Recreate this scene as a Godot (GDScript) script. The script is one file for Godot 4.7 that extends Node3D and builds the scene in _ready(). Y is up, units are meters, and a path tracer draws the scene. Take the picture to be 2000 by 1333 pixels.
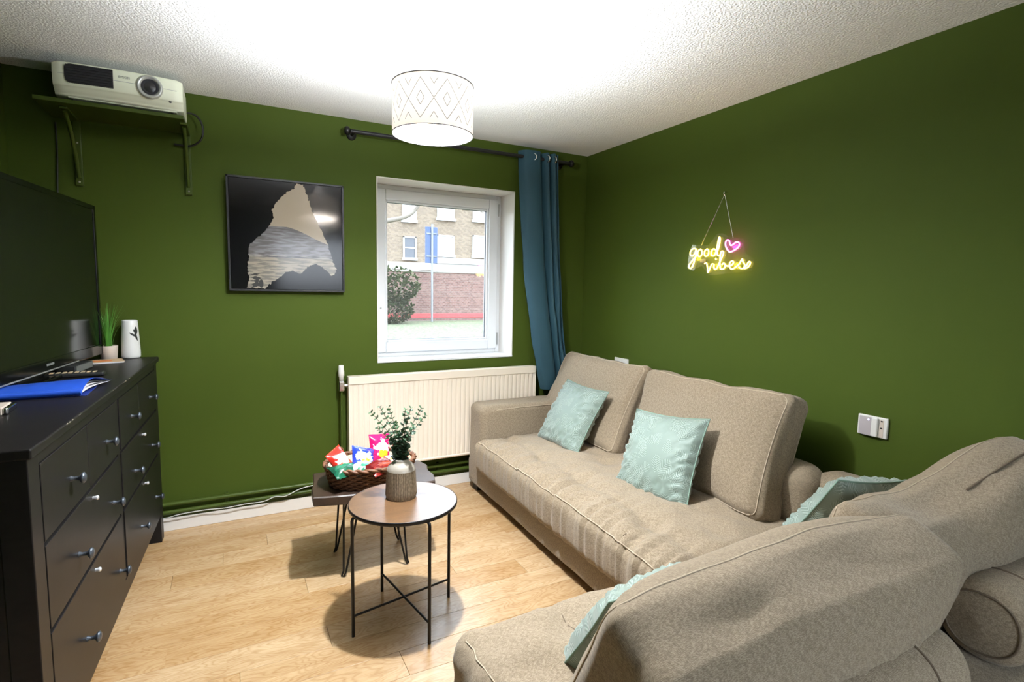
extends Node3D
# A green living room: window wall at z = 0, neon-sign wall at x = 0, metres, y up.

var M := {}
var used := {}
var rng := RandomNumberGenerator.new()
const CEIL := 2.4
const LEFT := -3.36
const FRONT := 4.5

class MB:
	var v := PackedVector3Array()
	var n := PackedVector3Array()
	var uv := PackedVector2Array()
	var ix := PackedInt32Array()

	func vert(p: Vector3, nn: Vector3, t: Vector2) -> int:
		v.append(p)
		n.append(nn)
		uv.append(t)
		return v.size() - 1

	func tri(a: int, b: int, c: int) -> void:
		ix.append(a)
		ix.append(b)
		ix.append(c)

	func mesh() -> ArrayMesh:
		var arr := []
		arr.resize(Mesh.ARRAY_MAX)
		arr[Mesh.ARRAY_VERTEX] = v
		arr[Mesh.ARRAY_NORMAL] = n
		arr[Mesh.ARRAY_TEX_UV] = uv
		arr[Mesh.ARRAY_INDEX] = ix
		var m := ArrayMesh.new()
		m.add_surface_from_arrays(Mesh.PRIMITIVE_TRIANGLES, arr)
		return m

	func ticks(h: float, r: float, k: int, sub: int) -> PackedFloat32Array:
		var t := PackedFloat32Array()
		if r > 0.0:
			for i in k:
				t.append(-(h - r) - r * tan(PI / 4 * (1.0 - float(i) / k)))
		for i in sub + 1:
			t.append(lerpf(-(h - r), h - r, float(i) / sub))
		if r > 0.0:
			for i in k:
				t.append((h - r) + r * tan(PI / 4 * float(i + 1) / k))
		return t

	# rounded box, centre c, size s, edge radius r, k steps round an edge
	func box(c: Vector3, s: Vector3, r := 0.0, k := 2, xf := Transform3D.IDENTITY, uvs := 1.0, uvo := Vector2.ZERO) -> MB:
		var h := s * 0.5
		r = minf(r, minf(h.x, minf(h.y, h.z)) * 0.999)
		var ax := [ticks(h.x, r, k, 1), ticks(h.y, r, k, 1), ticks(h.z, r, k, 1)]
		var inner := h - Vector3(r, r, r)
		for d in 3:
			var a := (d + 1) % 3
			var b := (d + 2) % 3
			for sg: float in [-1.0, 1.0]:
				var first := v.size()
				var ta: PackedFloat32Array = ax[a]
				var tb: PackedFloat32Array = ax[b]
				for i in ta.size():
					for j in tb.size():
						var p := Vector3.ZERO
						p[d] = sg * h[d]
						p[a] = ta[i]
						p[b] = tb[j]
						var q := p.clamp(-inner, inner)
						var nn := Vector3.ZERO
						if r > 0.0:
							nn = (p - q).normalized()
							p = q + nn * r
						else:
							nn[d] = sg
						var t := Vector2(p.z, -p.y) if d == 0 else (Vector2(p.x, p.z) if d == 1 else Vector2(p.x, -p.y))
						vert(xf * (p + c), (xf.basis * nn).normalized(), t * uvs + uvo)
				var w := tb.size()
				for i in ta.size() - 1:
					for j in w - 1:
						var q0 := first + i * w + j
						if sg > 0:
							tri(q0, q0 + w + 1, q0 + w)
							tri(q0, q0 + 1, q0 + w + 1)
						else:
							tri(q0, q0 + w, q0 + w + 1)
							tri(q0, q0 + w + 1, q0 + 1)
		return self

	# surface from f(u, v); wu / wv join the ends smoothly
	func grid(nu: int, nv: int, f: Callable, wu := false, wv := false, flip := false) -> MB:
		var first := v.size()
		var w := nv + 1
		for i in nu + 1:
			for j in w:
				vert(f.call(float(i) / nu, float(j) / nv), Vector3.ZERO, Vector2(float(i) / nu, float(j) / nv))
		for i in nu:
			for j in nv:
				var a := first + i * w + j
				var b := a + w
				var q := [a, b, b + 1, a, b + 1, a + 1] if flip else [a, b + 1, b, a, a + 1, b + 1]
				for t in 2:
					var p0: int = q[t * 3]
					var p1: int = q[t * 3 + 1]
					var p2: int = q[t * 3 + 2]
					tri(p0, p1, p2)
					var fn := (v[p2] - v[p0]).cross(v[p1] - v[p0])
					n[p0] += fn
					n[p1] += fn
					n[p2] += fn
		if wu:
			for j in w:
				var s := n[first + j] + n[first + nu * w + j]
				n[first + j] = s
				n[first + nu * w + j] = s
		if wv:
			for i in nu + 1:
				var s := n[first + i * w] + n[first + i * w + nv]
				n[first + i * w] = s
				n[first + i * w + nv] = s
		for k in range(first, v.size()):
			n[k] = n[k].normalized() if n[k].length() > 1e-12 else Vector3.UP
		return self

	# solid of revolution about y; prof holds (radius, height); a doubled point makes a crisp edge
	func lathe(prof: Array, segs: int, xf := Transform3D.IDENTITY, ell := Vector2.ONE) -> MB:
		for k in prof.size() - 1:
			var a: Vector2 = prof[k]
			var b: Vector2 = prof[k + 1]
			if a.is_equal_approx(b):
				continue
			var pa: Vector2 = prof[k - 1] if k > 0 else a
			var pb: Vector2 = prof[k + 2] if k + 2 < prof.size() else b
			var d := b - a
			var da := d if pa.is_equal_approx(a) else (d.normalized() + (a - pa).normalized())
			var db := d if pb.is_equal_approx(b) else (d.normalized() + (pb - b).normalized())
			var first := v.size()
			for i in segs + 1:
				var an := TAU * i / segs
				var cs := Vector3(cos(an) * ell.x, 0, sin(an) * ell.y)
				for e in 2:
					var p: Vector2 = a if e == 0 else b
					var t: Vector2 = da if e == 0 else db
					var nn := Vector3(cos(an) * t.y / ell.x, -t.x, sin(an) * t.y / ell.y).normalized()
					vert(xf * Vector3(cs.x * p.x, p.y, cs.z * p.x), (xf.basis * nn).normalized(), Vector2(float(i) / segs, float(k + e) / (prof.size() - 1)))
			for i in segs:
				var q := first + i * 2
				tri(q, q + 2, q + 3)
				tri(q, q + 3, q + 1)
		return self

	func tube(pts: Array, r: float, sides := 8, closed := false, radii := []) -> MB:
		var cnt := pts.size()
		var tang := []
		for i in cnt:
			var a: Vector3 = pts[(i - 1 + cnt) % cnt] if closed or i > 0 else pts[i]
			var b: Vector3 = pts[(i + 1) % cnt] if closed or i < cnt - 1 else pts[i]
			tang.append((b - a).normalized())
		var nrm: Vector3 = tang[0].cross(Vector3.UP if absf(tang[0].y) < 0.9 else Vector3.RIGHT).normalized()
		var first := v.size()
		var rings := cnt + (1 if closed else 0)
		for i in rings:
			var t: Vector3 = tang[i % cnt]
			nrm = (nrm - t * nrm.dot(t)).normalized()
			var bn := t.cross(nrm)
			var rr: float = radii[i % cnt] if radii.size() else r
			for j in sides + 1:
				var an := TAU * j / sides
				var d := nrm * cos(an) + bn * sin(an)
				vert(pts[i % cnt] + d * rr, d, Vector2(float(j) / sides, float(i) / rings))
		for i in rings - 1:
			for j in sides:
				var q := first + i * (sides + 1) + j
				tri(q, q + sides + 1, q + sides + 2)
				tri(q, q + sides + 2, q + 1)
		if not closed:
			for e in 2:
				var c := vert(pts[0 if e == 0 else cnt - 1], tang[0 if e == 0 else cnt - 1] * (-1.0 if e == 0 else 1.0), Vector2.ZERO)
				var base := first + (0 if e == 0 else (rings - 1) * (sides + 1))
				var ring := v.size()
				for j in sides + 1:
					vert(v[base + j], n[c], Vector2.ZERO)
				for j in sides:
					if e == 0:
						tri(c, ring + j, ring + j + 1)
					else:
						tri(c, ring + j + 1, ring + j)
		return self

	# outline in the xy plane given thickness d along z (centred), with a bevel
	func slab(poly: PackedVector2Array, d: float, bevel := 0.0, xf := Transform3D.IDENTITY, uvs := 1.0) -> MB:
		if Geometry2D.is_polygon_clockwise(poly):
			poly.reverse()
		var cnt := poly.size()
		var inset := PackedVector2Array()
		for i in cnt:
			var a := (poly[i] - poly[(i - 1 + cnt) % cnt]).normalized()
			var b := (poly[(i + 1) % cnt] - poly[i]).normalized()
			var m := (Vector2(-a.y, a.x) + Vector2(-b.y, b.x)).normalized()
			inset.append(poly[i] + m * bevel)
		var tris := Geometry2D.triangulate_polygon(inset)
		for s: float in [1.0, -1.0]:
			var first := v.size()
			for p in inset:
				vert(xf * Vector3(p.x, p.y, s * d / 2), (xf.basis * Vector3(0, 0, s)).normalized(), p * uvs)
			for k in range(0, tris.size(), 3):
				var a := tris[k]
				var b := tris[k + 1]
				var c := tris[k + 2]
				var ccw := (inset[b] - inset[a]).cross(inset[c] - inset[a]) > 0
				if ccw == (s > 0):
					tri(first + a, first + c, first + b)
				else:
					tri(first + a, first + b, first + c)
		var rings := [[inset, d / 2], [poly, d / 2 - bevel], [poly, -d / 2 + bevel], [inset, -d / 2]]
		for e in 3:
			if e != 1 and bevel <= 0.0:
				continue
			for i in cnt:
				var j := (i + 1) % cnt
				var p := []
				for q in [[e, i], [e, j], [e + 1, j], [e + 1, i]]:
					var w: Vector2 = rings[q[0]][0][q[1]]
					p.append(xf * Vector3(w.x, w.y, rings[q[0]][1]))
				var nn: Vector3 = (p[2] - p[0]).cross(p[1] - p[0]).normalized()
				var first := v.size()
				var l := (poly[j] - poly[i]).length()
				for q in 4:
					vert(p[q], nn, Vector2(l * (1.0 if q == 1 or q == 2 else 0.0), d * (0.0 if q < 2 else 1.0)) * uvs)
				tri(first, first + 1, first + 2)
				tri(first, first + 2, first + 3)
		return self

	# dense rounded box bent by f, normals found afterwards (upholstery)
	func soft(s: Vector3, r: float, k: int, sub: Vector3i, f: Callable) -> MB:
		var h := s * 0.5
		var ax := [ticks(h.x, r, k, sub.x), ticks(h.y, r, k, sub.y), ticks(h.z, r, k, sub.z)]
		var inner := h - Vector3(r, r, r)
		var at := {}
		for d in 3:
			var a := (d + 1) % 3
			var b := (d + 2) % 3
			for sg: float in [-1.0, 1.0]:
				var ta: PackedFloat32Array = ax[a]
				var tb: PackedFloat32Array = ax[b]
				var w := tb.size()
				var id := PackedInt32Array()
				for i in ta.size():
					for j in w:
						var p := Vector3.ZERO
						p[d] = sg * h[d]
						p[a] = ta[i]
						p[b] = tb[j]
						var q := p.clamp(-inner, inner)
						p = q + (p - q).normalized() * r
						var key := Vector3i((p * 20000.0).round())
						if not at.has(key):
							at[key] = vert(f.call(p, h), Vector3.ZERO, Vector2(p.x, p.y))
						id.append(at[key])
				for i in ta.size() - 1:
					for j in w - 1:
						var q0 := i * w + j
						var q := [q0, q0 + w + 1, q0 + w, q0, q0 + 1, q0 + w + 1] if sg > 0 else [q0, q0 + w, q0 + w + 1, q0, q0 + w + 1, q0 + 1]
						for t in 2:
							var p0 := id[q[t * 3]]
							var p1 := id[q[t * 3 + 1]]
							var p2 := id[q[t * 3 + 2]]
							tri(p0, p1, p2)
							var fn := (v[p2] - v[p0]).cross(v[p1] - v[p0])
							n[p0] += fn
							n[p1] += fn
							n[p2] += fn
		for i in v.size():
			n[i] = n[i].normalized()
		return self


func numbered(called: String) -> String:
	if not used.has(called):
		used[called] = 0
		return called
	used[called] += 1
	return "%s_%03d" % [called, used[called]]

func tag(o: Node, label: String, category: String, group := "") -> void:
	o.set_meta("label", label)
	o.set_meta("category", category)
	if group:
		o.set_meta("group", group)

func thing(called: String, label: String, category: String, at := Vector3.ZERO, turn := Vector3.ZERO, group := "") -> Node3D:
	var o := Node3D.new()
	o.name = numbered(called)
	add_child(o)
	o.position = at
	o.rotation = turn
	tag(o, label, category, group)
	return o

func part(called: String, mb, m: Material, parent: Node3D, at := Vector3.ZERO, turn := Vector3.ZERO, label := "") -> MeshInstance3D:
	var o := MeshInstance3D.new()
	o.name = called
	o.mesh = mb.mesh() if mb is MB else mb
	o.material_override = m
	o.cast_shadow = GeometryInstance3D.SHADOW_CASTING_SETTING_ON
	parent.add_child(o, true)
	o.position = at
	o.rotation = turn
	if label:
		o.set_meta("label", label)
	return o

func single(called: String, mb, m: Material, label: String, category: String, at := Vector3.ZERO, turn := Vector3.ZERO, group := "") -> MeshInstance3D:
	var o := part(numbered(called), mb, m, self, at, turn)
	tag(o, label, category, group)
	return o

func struct(called: String, mb, m: Material) -> MeshInstance3D:
	var o := part(called, mb, m, self)
	o.set_meta("kind", "structure")
	return o

func boxes(list: Array, r := 0.0) -> MB:   # [min, max] pairs
	var b := MB.new()
	for e in list:
		b.box((e[0] + e[1]) * 0.5, (e[1] - e[0]).abs(), r)
	return b

func b1(lo: Vector3, hi: Vector3, r := 0.0, k := 2) -> MB:
	return MB.new().box((lo + hi) * 0.5, (hi - lo).abs(), r, k)

func smooth(pts: Array, steps := 6, closed := false) -> Array:
	var out := []
	var c := pts.size()
	for i in (c if closed else c - 1):
		var p0: Vector3 = pts[(i - 1 + c) % c] if closed or i > 0 else pts[i]
		var p1: Vector3 = pts[i]
		var p2: Vector3 = pts[(i + 1) % c]
		var p3: Vector3 = pts[(i + 2) % c] if closed or i + 2 < c else p2
		for s in steps:
			out.append(p1.cubic_interpolate(p2, p0, p3, float(s) / steps))
	if not closed:
		out.append(pts[c - 1])
	return out

# ---------------------------------------------------------------- materials
func rgb(r: int, g: int, b: int) -> Color:
	return Color8(r, g, b)

func mat(called: String, c: Color, rough := 0.6, metal := 0.0) -> StandardMaterial3D:
	var m := StandardMaterial3D.new()
	m.resource_name = called
	m.albedo_color = c
	m.roughness = rough
	m.metallic = metal
	M[called] = m
	return m

func tri(m: StandardMaterial3D, s: float, world := false) -> void:
	m.uv1_triplanar = true
	m.uv1_world_triplanar = world
	m.uv1_scale = Vector3(s, s, s)
	m.uv1_triplanar_sharpness = 6.0

func noise(seed_: int, freq: float, oct := 4) -> FastNoiseLite:
	var f := FastNoiseLite.new()
	f.seed = seed_
	f.noise_type = FastNoiseLite.TYPE_SIMPLEX
	f.frequency = freq
	f.fractal_octaves = oct
	return f

func tex(im: Image) -> ImageTexture:
	return ImageTexture.create_from_image(im)

func paint(w: int, h: int, f: Callable) -> Image:
	var im := Image.create(w, h, false, Image.FORMAT_RGB8)
	for y in h:
		for x in w:
			im.set_pixel(x, y, f.call(x, y))
	return im

func grain(seed_: int, light: Color, dark: Color, w := 768, h := 192) -> Image:   # boards cut from a tree: u along, v across
	var a := noise(seed_, 0.004, 3)
	var b := noise(seed_ + 1, 0.05, 3)
	var c := noise(seed_ + 2, 0.02, 2)
	return paint(w, h, func(x, y):
		var warp: float = a.get_noise_2d(x * 0.9, y * 3.0) * 2.0
		var ring: float = sin((y * 0.11 + warp * 7.0 + x * 0.002) * 2.2) * 0.5 + 0.5
		var pore: float = b.get_noise_2d(x * 0.22, y * 9.0)
		var cloud: float = c.get_noise_2d(x * 0.25, y * 0.8)
		var t: float = clampf(0.34 * pow(ring, 2.5) + 0.42 * maxf(0.0, pore) + 0.22 * cloud + 0.16, 0.0, 1.0)
		return light.lerp(dark, t))

func stroke(im: Image, a: Vector2, b: Vector2, wd: float, c: Color) -> void:
	var l := a.distance_to(b)
	var sz := im.get_size()
	for i in int(l * 1.5) + 1:
		var p := a.lerp(b, i / (l * 1.5 + 0.001))
		var r := int(ceil(wd))
		for dy in range(-r, r + 1):
			for dx in range(-r, r + 1):
				var q := Vector2(floor(p.x) + dx, floor(p.y) + dy)
				if q.distance_to(p) <= wd:
					im.set_pixel(posmod(int(q.x), sz.x), posmod(int(q.y), sz.y), c)

func materials() -> void:
	# wall paint, ceiling
	var g := mat("green_paint", rgb(61, 75, 25), 0.62)
	g.metallic_specular = 0.2
	var gs := mat("green_gloss", rgb(59, 73, 25), 0.4)
	gs.metallic_specular = 0.3
	var nc := NoiseTexture2D.new()
	nc.width = 512
	nc.height = 512
	nc.seamless = true
	nc.noise = noise(8, 0.06, 2)
	var ce := mat("ceiling_paint", rgb(243, 243, 243), 0.9)
	nc.as_normal_map = true
	nc.bump_strength = 7.0
	ce.normal_enabled = true
	ce.normal_texture = nc
	ce.normal_scale = 0.25
	tri(ce, 2.2, true)
	mat("white_paint", rgb(226, 222, 216), 0.4)
	mat("upvc", rgb(222, 224, 226), 0.3)
	mat("gasket", rgb(60, 62, 66), 0.6)
	var gl := mat("glass", Color(1, 1, 1, 0.03), 0.02)
	gl.transparency = BaseMaterial3D.TRANSPARENCY_ALPHA
	# oak boards
	for k in 3:
		var im := grain(20 + k * 7, [rgb(193, 165, 128), rgb(189, 160, 121), rgb(195, 168, 132)][k], [rgb(152, 115, 74), rgb(150, 112, 70), rgb(155, 120, 80)][k])
		var t := tex(im)
		for j in 2:
			var m := mat("oak_%d" % (k * 2 + j), Color(1, 1, 1) if j == 0 else rgb(247, 243, 237), 0.27)
			m.albedo_texture = t
			m.metallic_specular = 0.5
	mat("joint", rgb(96, 64, 34), 0.8)
	# upholstery
	var fa := noise(41, 0.09, 3)
	var fb := noise(42, 0.02, 2)
	var fim := paint(512, 512, func(x, y):
		var s: float = 0.8 * fa.get_noise_2d(x * 0.24, y * 1.9) + 0.5 * fa.get_noise_2d(900 + x * 1.9, y * 0.3) + 0.25 * fb.get_noise_2d(x * 0.8, y * 0.8)
		return rgb(155, 140, 118).lerp(rgb(115, 100, 80), clampf(0.5 + s * 1.1, 0, 1)))
	var fab := mat("beige_fabric", Color(1, 1, 1), 0.92)
	fab.albedo_texture = tex(fim)
	var fnm: Image = fim.duplicate()
	fnm.convert(Image.FORMAT_RGBA8)
	fnm.bump_map_to_normal_map(5.0)
	fab.normal_enabled = true
	fab.normal_texture = tex(fnm)
	fab.normal_scale = 0.5
	fab.rim_enabled = true
	fab.rim = 0.25
	fab.rim_tint = 0.6
	tri(fab, 6.5)
	mat("seam", rgb(96, 82, 66), 0.95)
	mat("piping", rgb(176, 160, 138), 0.9)
	# embossed sage velvet
	var vim := Image.create(512, 512, false, Image.FORMAT_RGB8)
	vim.fill(rgb(118, 134, 124))
	rng.seed = 5
	for k in 46:
		var p := Vector2(rng.randf() * 512, rng.randf() * 512)
		var a := rng.randf() * TAU
		var d := Vector2(cos(a), sin(a))
		var e := Vector2(-d.y, d.x)
		var l := rng.randf_range(60, 100)
		for s in range(-1, 14):
			var q := p + d * (s * l / 13.0)
			for sg: float in [-1.0, 1.0]:
				var wl := 34.0 * sin(PI * clampf((s + 2) / 16.0, 0, 1)) + 6
				stroke(vim, q, q + (d * 0.75 + e * sg).normalized() * wl, 1.1, rgb(162, 176, 167) if s % 2 else rgb(92, 110, 99))
	var vel := mat("sage_velvet", Color(1, 1, 1), 0.6)
	vel.albedo_texture = tex(vim)
	var vnm: Image = vim.duplicate()
	vnm.convert(Image.FORMAT_RGBA8)
	vnm.bump_map_to_normal_map(4.0)
	vel.normal_enabled = true
	vel.normal_texture = tex(vnm)
	vel.normal_scale = 0.8
	vel.rim_enabled = true
	vel.rim = 0.6
	vel.rim_tint = 0.5
	tri(vel, 2.6)
	mat("sage_plain", rgb(112, 136, 122), 0.7)
	# curtain
	var cu := mat("teal_curtain", rgb(21, 60, 72), 0.75)
	cu.rim_enabled = true
	cu.rim = 0.4
	cu.rim_tint = 0.6
	mat("chrome", rgb(214, 214, 212), 0.18, 1.0)
	mat("black_metal", rgb(22, 22, 24), 0.42, 0.3)
	mat("iron", rgb(26, 25, 25), 0.5, 0.4)
	mat("screw", rgb(170, 170, 160), 0.4, 0.8)
	# dresser
	var dim := grain(77, rgb(27, 25, 24), rgb(19, 17, 17), 512, 128)
	var dr := mat("black_brown", Color(1, 1, 1), 0.38)
	dr.metallic_specular = 0.3
	dr.albedo_texture = tex(dim)
	tri(dr, 1.4)
	mat("knob_metal", rgb(84, 90, 98), 0.35, 0.7)
	var cr := mat("clear_plastic", rgb(226, 228, 230), 0.08, 0.6)
	cr.metallic_specular = 0.8
	mat("gap", rgb(8, 8, 8), 0.9)
	# television
	mat("tv_gloss", rgb(9, 9, 10), 0.12)
	var sc := mat("tv_screen", rgb(12, 12, 12), 0.1)
	sc.metallic_specular = 0.6
	mat("dark_plastic", rgb(26, 27, 27), 0.45)
	mat("grey_plastic", rgb(96, 98, 94), 0.5)
	mat("silver", rgb(168, 168, 166), 0.35, 0.6)
	# projector
	mat("cream_plastic", rgb(214, 218, 196), 0.45)
	mat("lens_ring", rgb(176, 178, 174), 0.3, 0.4)
	var le := mat("lens_glass", rgb(10, 9, 14), 0.04)
	le.clearcoat_enabled = true
	le.clearcoat = 1.0
	mat("vent_black", rgb(18, 18, 24), 0.55)
	mat("print_grey", rgb(120, 128, 126), 0.5)
	mat("cable_black", rgb(14, 14, 15), 0.5)
	mat("cable_grey", rgb(190, 192, 188), 0.5)
	# small things
	mat("ceramic_white", rgb(226, 226, 222), 0.3)
	mat("motif_black", rgb(34, 38, 36), 0.5)
	mat("pot_stone", rgb(206, 192, 178), 0.6)
	mat("grass_blade", rgb(74, 132, 42), 0.5)
	mat("folder_blue", rgb(38, 82, 190), 0.32)
	mat("folder_dark", rgb(22, 44, 118), 0.4)
	mat("paper", rgb(232, 230, 232), 0.7)
	mat("card_tan", rgb(196, 168, 130), 0.6)
	mat("card_orange", rgb(206, 122, 62), 0.6)
	mat("button_grey", rgb(150, 138, 110), 0.5)
	mat("radiator_white", rgb(233, 221, 203), 0.36)
	mat("plastic_white", rgb(226, 224, 218), 0.35)
	mat("switch_grey", rgb(178, 170, 172), 0.3)
	# side table, stool
	var wt := mat("table_wood", Color(1, 1, 1), 0.34)
	wt.albedo_texture = tex(grain(91, rgb(112, 82, 54), rgb(80, 56, 34), 512, 256))
	wt.uv1_scale = Vector3(1.6, 3.0, 1)
	wt.metallic_specular = 0.7
	var sl := mat("dark_wood", Color(1, 1, 1), 0.4)
	sl.albedo_texture = tex(grain(95, rgb(64, 48, 38), rgb(36, 27, 22), 512, 256))
	tri(sl, 2.0)
	var vn := noise(61, 0.12, 2)
	var vs := mat("stoneware", Color(1, 1, 1), 0.5)
	vs.albedo_texture = tex(paint(256, 256, func(x, y): return rgb(142, 126, 104).lerp(rgb(112, 97, 78), clampf(0.5 + vn.get_noise_2d(x, y * 0.4) * 0.9, 0, 1))))
	tri(vs, 4.0)
	var gz := mat("glaze", rgb(150, 142, 130), 0.12)
	gz.clearcoat_enabled = true
	gz.clearcoat = 0.6
	var lf := mat("leaf_green", rgb(54, 78, 56), 0.5)
	lf.backlight_enabled = true
	lf.backlight = rgb(40, 70, 40)
	var lf2 := mat("leaf_pale", rgb(72, 100, 74), 0.5)
	lf2.backlight_enabled = true
	lf2.backlight = rgb(60, 90, 60)
	mat("stem_brown", rgb(92, 90, 66), 0.6)
	var wk := mat("wicker", Color(1, 1, 1), 0.55)
	wk.albedo_texture = tex(grain(98, rgb(128, 84, 52), rgb(58, 34, 22), 256, 128))
	tri(wk, 9.0)
	mat("liner", rgb(196, 172, 142), 0.8)
	mat("concrete", rgb(122, 120, 116), 0.9)

func bag_material(called: String, base: Color, second: Color, blob: Color, spot: Color, seed_: int) -> StandardMaterial3D:
	var nz := noise(seed_, 0.03, 2)
	var m := mat(called, Color(1, 1, 1), 0.26)
	m.albedo_texture = tex(paint(96, 128, func(x, y):
		var p := Vector2(x / 96.0, y / 128.0)
		var c := base
		if p.y + nz.get_noise_2d(x, y) * 0.3 > 0.66:
			c = second
		if Vector2((p.x - 0.5) / 0.42, (p.y - 0.42 + nz.get_noise_2d(x, y) * 0.16) / 0.2).length() < 1.0:
			c = blob
		if Vector2((p.x - 0.55) / 0.24, (p.y - 0.64 + nz.get_noise_2d(x * 1.5, y * 1.5) * 0.06) / 0.12).length() < 1.0:
			c = spot
		return c))
	return m

# ---------------------------------------------------------------- upholstery
# shape of a box cushion, x width, y height, z thickness, as a bend of a rounded box; more adds to it
const CUSHION_EDGE := 0.055
func cushion_bend(seed_: int, bulge := 0.38, amp := 0.01, more = null, rim := 0.72) -> Callable:
	var nz := noise(seed_, 2.6, 2)
	var nw := noise(seed_ + 9, 5.5, 2)
	return func(p: Vector3, hf: Vector3) -> Vector3:
		var a := p.x / hf.x
		var b := p.y / hf.y
		var c := p.z / hf.z
		var q := p
		q.z *= rim + bulge * (1.0 - a * a * a * a) * (1.0 - b * b * b * b)
		q.x *= 1.0 - 0.05 * (1.0 - b * b)
		q.y *= 1.0 - 0.045 * (1.0 - a * a)
		var edge := maxf(absf(a), absf(b))
		var wv := nz.get_noise_3d(p.x, p.y * 0.7, c * 0.3) * amp
		var cr := nw.get_noise_3d(p.x * (0.5 if absf(b) > absf(a) else 1.6), p.y * (1.6 if absf(b) > absf(a) else 0.5), 3.0 * signf(c)) * amp * 0.9 * smoothstep(0.45, 1.0, edge)
		q += Vector3(a * absf(a), b * absf(b), c) * (wv + cr)
		if more != null:
			q = more.call(q, a, b, c)
		return q

func cushion(s: Vector3, bend: Callable, o: Node3D, sides := [1.0, -1.0], fine := 34) -> void:
	part("cover", MB.new().soft(s, CUSHION_EDGE, 4, Vector3i(fine, fine * 3 / 4, 7), bend), M.beige_fabric, o)
	var h := s * 0.5
	var k := CUSHION_EDGE * 0.2929
	for side: float in sides:   # a welted seam round the front and the back
		var pts := []
		for e in 4:
			for i in 26:
				var t := i / 26.0 * 2.0 - 1.0
				var x: float = [t, 1.0, -t, -1.0][e] * (h.x - k)
				var y: float = [1.0, -t, -1.0, t][e] * (h.y - k)
				var lim := Vector2(h.x - CUSHION_EDGE, h.y - CUSHION_EDGE)
				var cn := Vector2(clampf(x, -lim.x, lim.x), clampf(y, -lim.y, lim.y))
				var out := Vector2(x, y) - cn
				out = out.normalized() * CUSHION_EDGE * 0.7071
				pts.append(bend.call(Vector3(cn.x + out.x, cn.y + out.y, side * (h.z - k)), h))
		part("welt", MB.new().tube(pts, 0.0026, 6, true), M.piping, o)

# knife-edge scatter cushion
func pillow(s: float, t: float, seed_: int) -> MB:
	var nz := noise(seed_, 5.0, 2)
	var b := MB.new()
	for sg: float in [1.0, -1.0]:
		b.grid(30, 30, func(u: float, v: float) -> Vector3:
			var x := u * 2.0 - 1.0
			var y := v * 2.0 - 1.0
			var k := pow(maxf(0.0, (1.0 - x * x) * (1.0 - y * y)), 0.42)
			var px := x * (1.0 - 0.075 * (1.0 - y * y))
			var py := y * (1.0 - 0.075 * (1.0 - x * x))
			var edge := maxf(absf(x), absf(y))
			var wr := nz.get_noise_2d(px * (2.5 if absf(y) > absf(x) else 0.6), py * (0.6 if absf(y) > absf(x) else 2.5)) * 0.016 * smoothstep(0.3, 0.9, edge) * (1.0 - smoothstep(0.93, 1.0, edge))
			return Vector3(px * s / 2, py * s / 2, sg * (t * k + wr)), false, false, sg < 0)
	return b

func scatter(at: Vector3, turn: Vector3, label: String, seed_: int, group: String) -> void:
	var t := thing("scatter_cushion", label, "cushion", at, turn, group)
	part("cover", pillow(0.44, 0.075, seed_), M.sage_velvet, t)
	var pts := []
	for e in 4:
		for k in 10:
			var s := k / 10.0 * 2.0 - 1.0
			var x: float = [s, 1.0, -s, -1.0][e]
			var y: float = [1.0, -s, -1.0, s][e]
			pts.append(Vector3(x * (1.0 - 0.075 * (1.0 - y * y)), y * (1.0 - 0.075 * (1.0 - x * x)), 0) * 0.22)
	part("edge_seam", MB.new().tube(pts, 0.0035, 6, true), M.sage_plain, t)

func _ready() -> void:
	# ---------------- camera
	var cam := Camera3D.new()
	cam.name = "camera"
	add_child(cam)
	cam.position = Vector3(-2.4413, 1.3929, 3.4554)
	cam.rotation = Vector3(-0.09855, -0.48519, 0.01832)
	cam.fov = rad_to_deg(2.0 * atan(666.5 / 1046.04))
	cam.near = 0.02
	cam.far = 200.0
	cam.current = true
	# ---------------- overcast sky
	var env := Environment.new()
	env.background_mode = Environment.BG_SKY
	var skm := ProceduralSkyMaterial.new()
	skm.sky_top_color = Color(0.86, 0.93, 1.0)
	skm.sky_horizon_color = Color(0.93, 0.96, 1.0)
	skm.ground_bottom_color = Color(0.45, 0.46, 0.44)
	skm.ground_horizon_color = Color(0.6, 0.62, 0.62)
	skm.sky_energy_multiplier = 2.8
	skm.ground_energy_multiplier = 1.0
	var sky := Sky.new()
	sky.sky_material = skm
	env.sky = sky
	env.ambient_light_source = Environment.AMBIENT_SOURCE_DISABLED
	env.reflected_light_source = Environment.REFLECTION_SOURCE_SKY
	env.tonemap_mode = Environment.TONE_MAPPER_LINEAR
	env.tonemap_exposure = 1.0
	env.sdfgi_enabled = true
	env.ssao_enabled = true
	env.ssil_enabled = true
	var we := WorldEnvironment.new()
	we.name = "environment"
	we.environment = env
	add_child(we)
	materials()
	# ---------------- the place
	room()
	window()
	outside()
	pendant()
	sofas()
	dresser()
	television()
	dresser_things()
	projector()
	picture()
	curtain()
	radiator()
	side_table()
	stool()
	neon()
	wall_plates()

# ---------------------------------------------------------------- room
const W0 := Vector2(-1.605, 0.891)
const W1 := Vector2(-0.617, 2.078)

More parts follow.
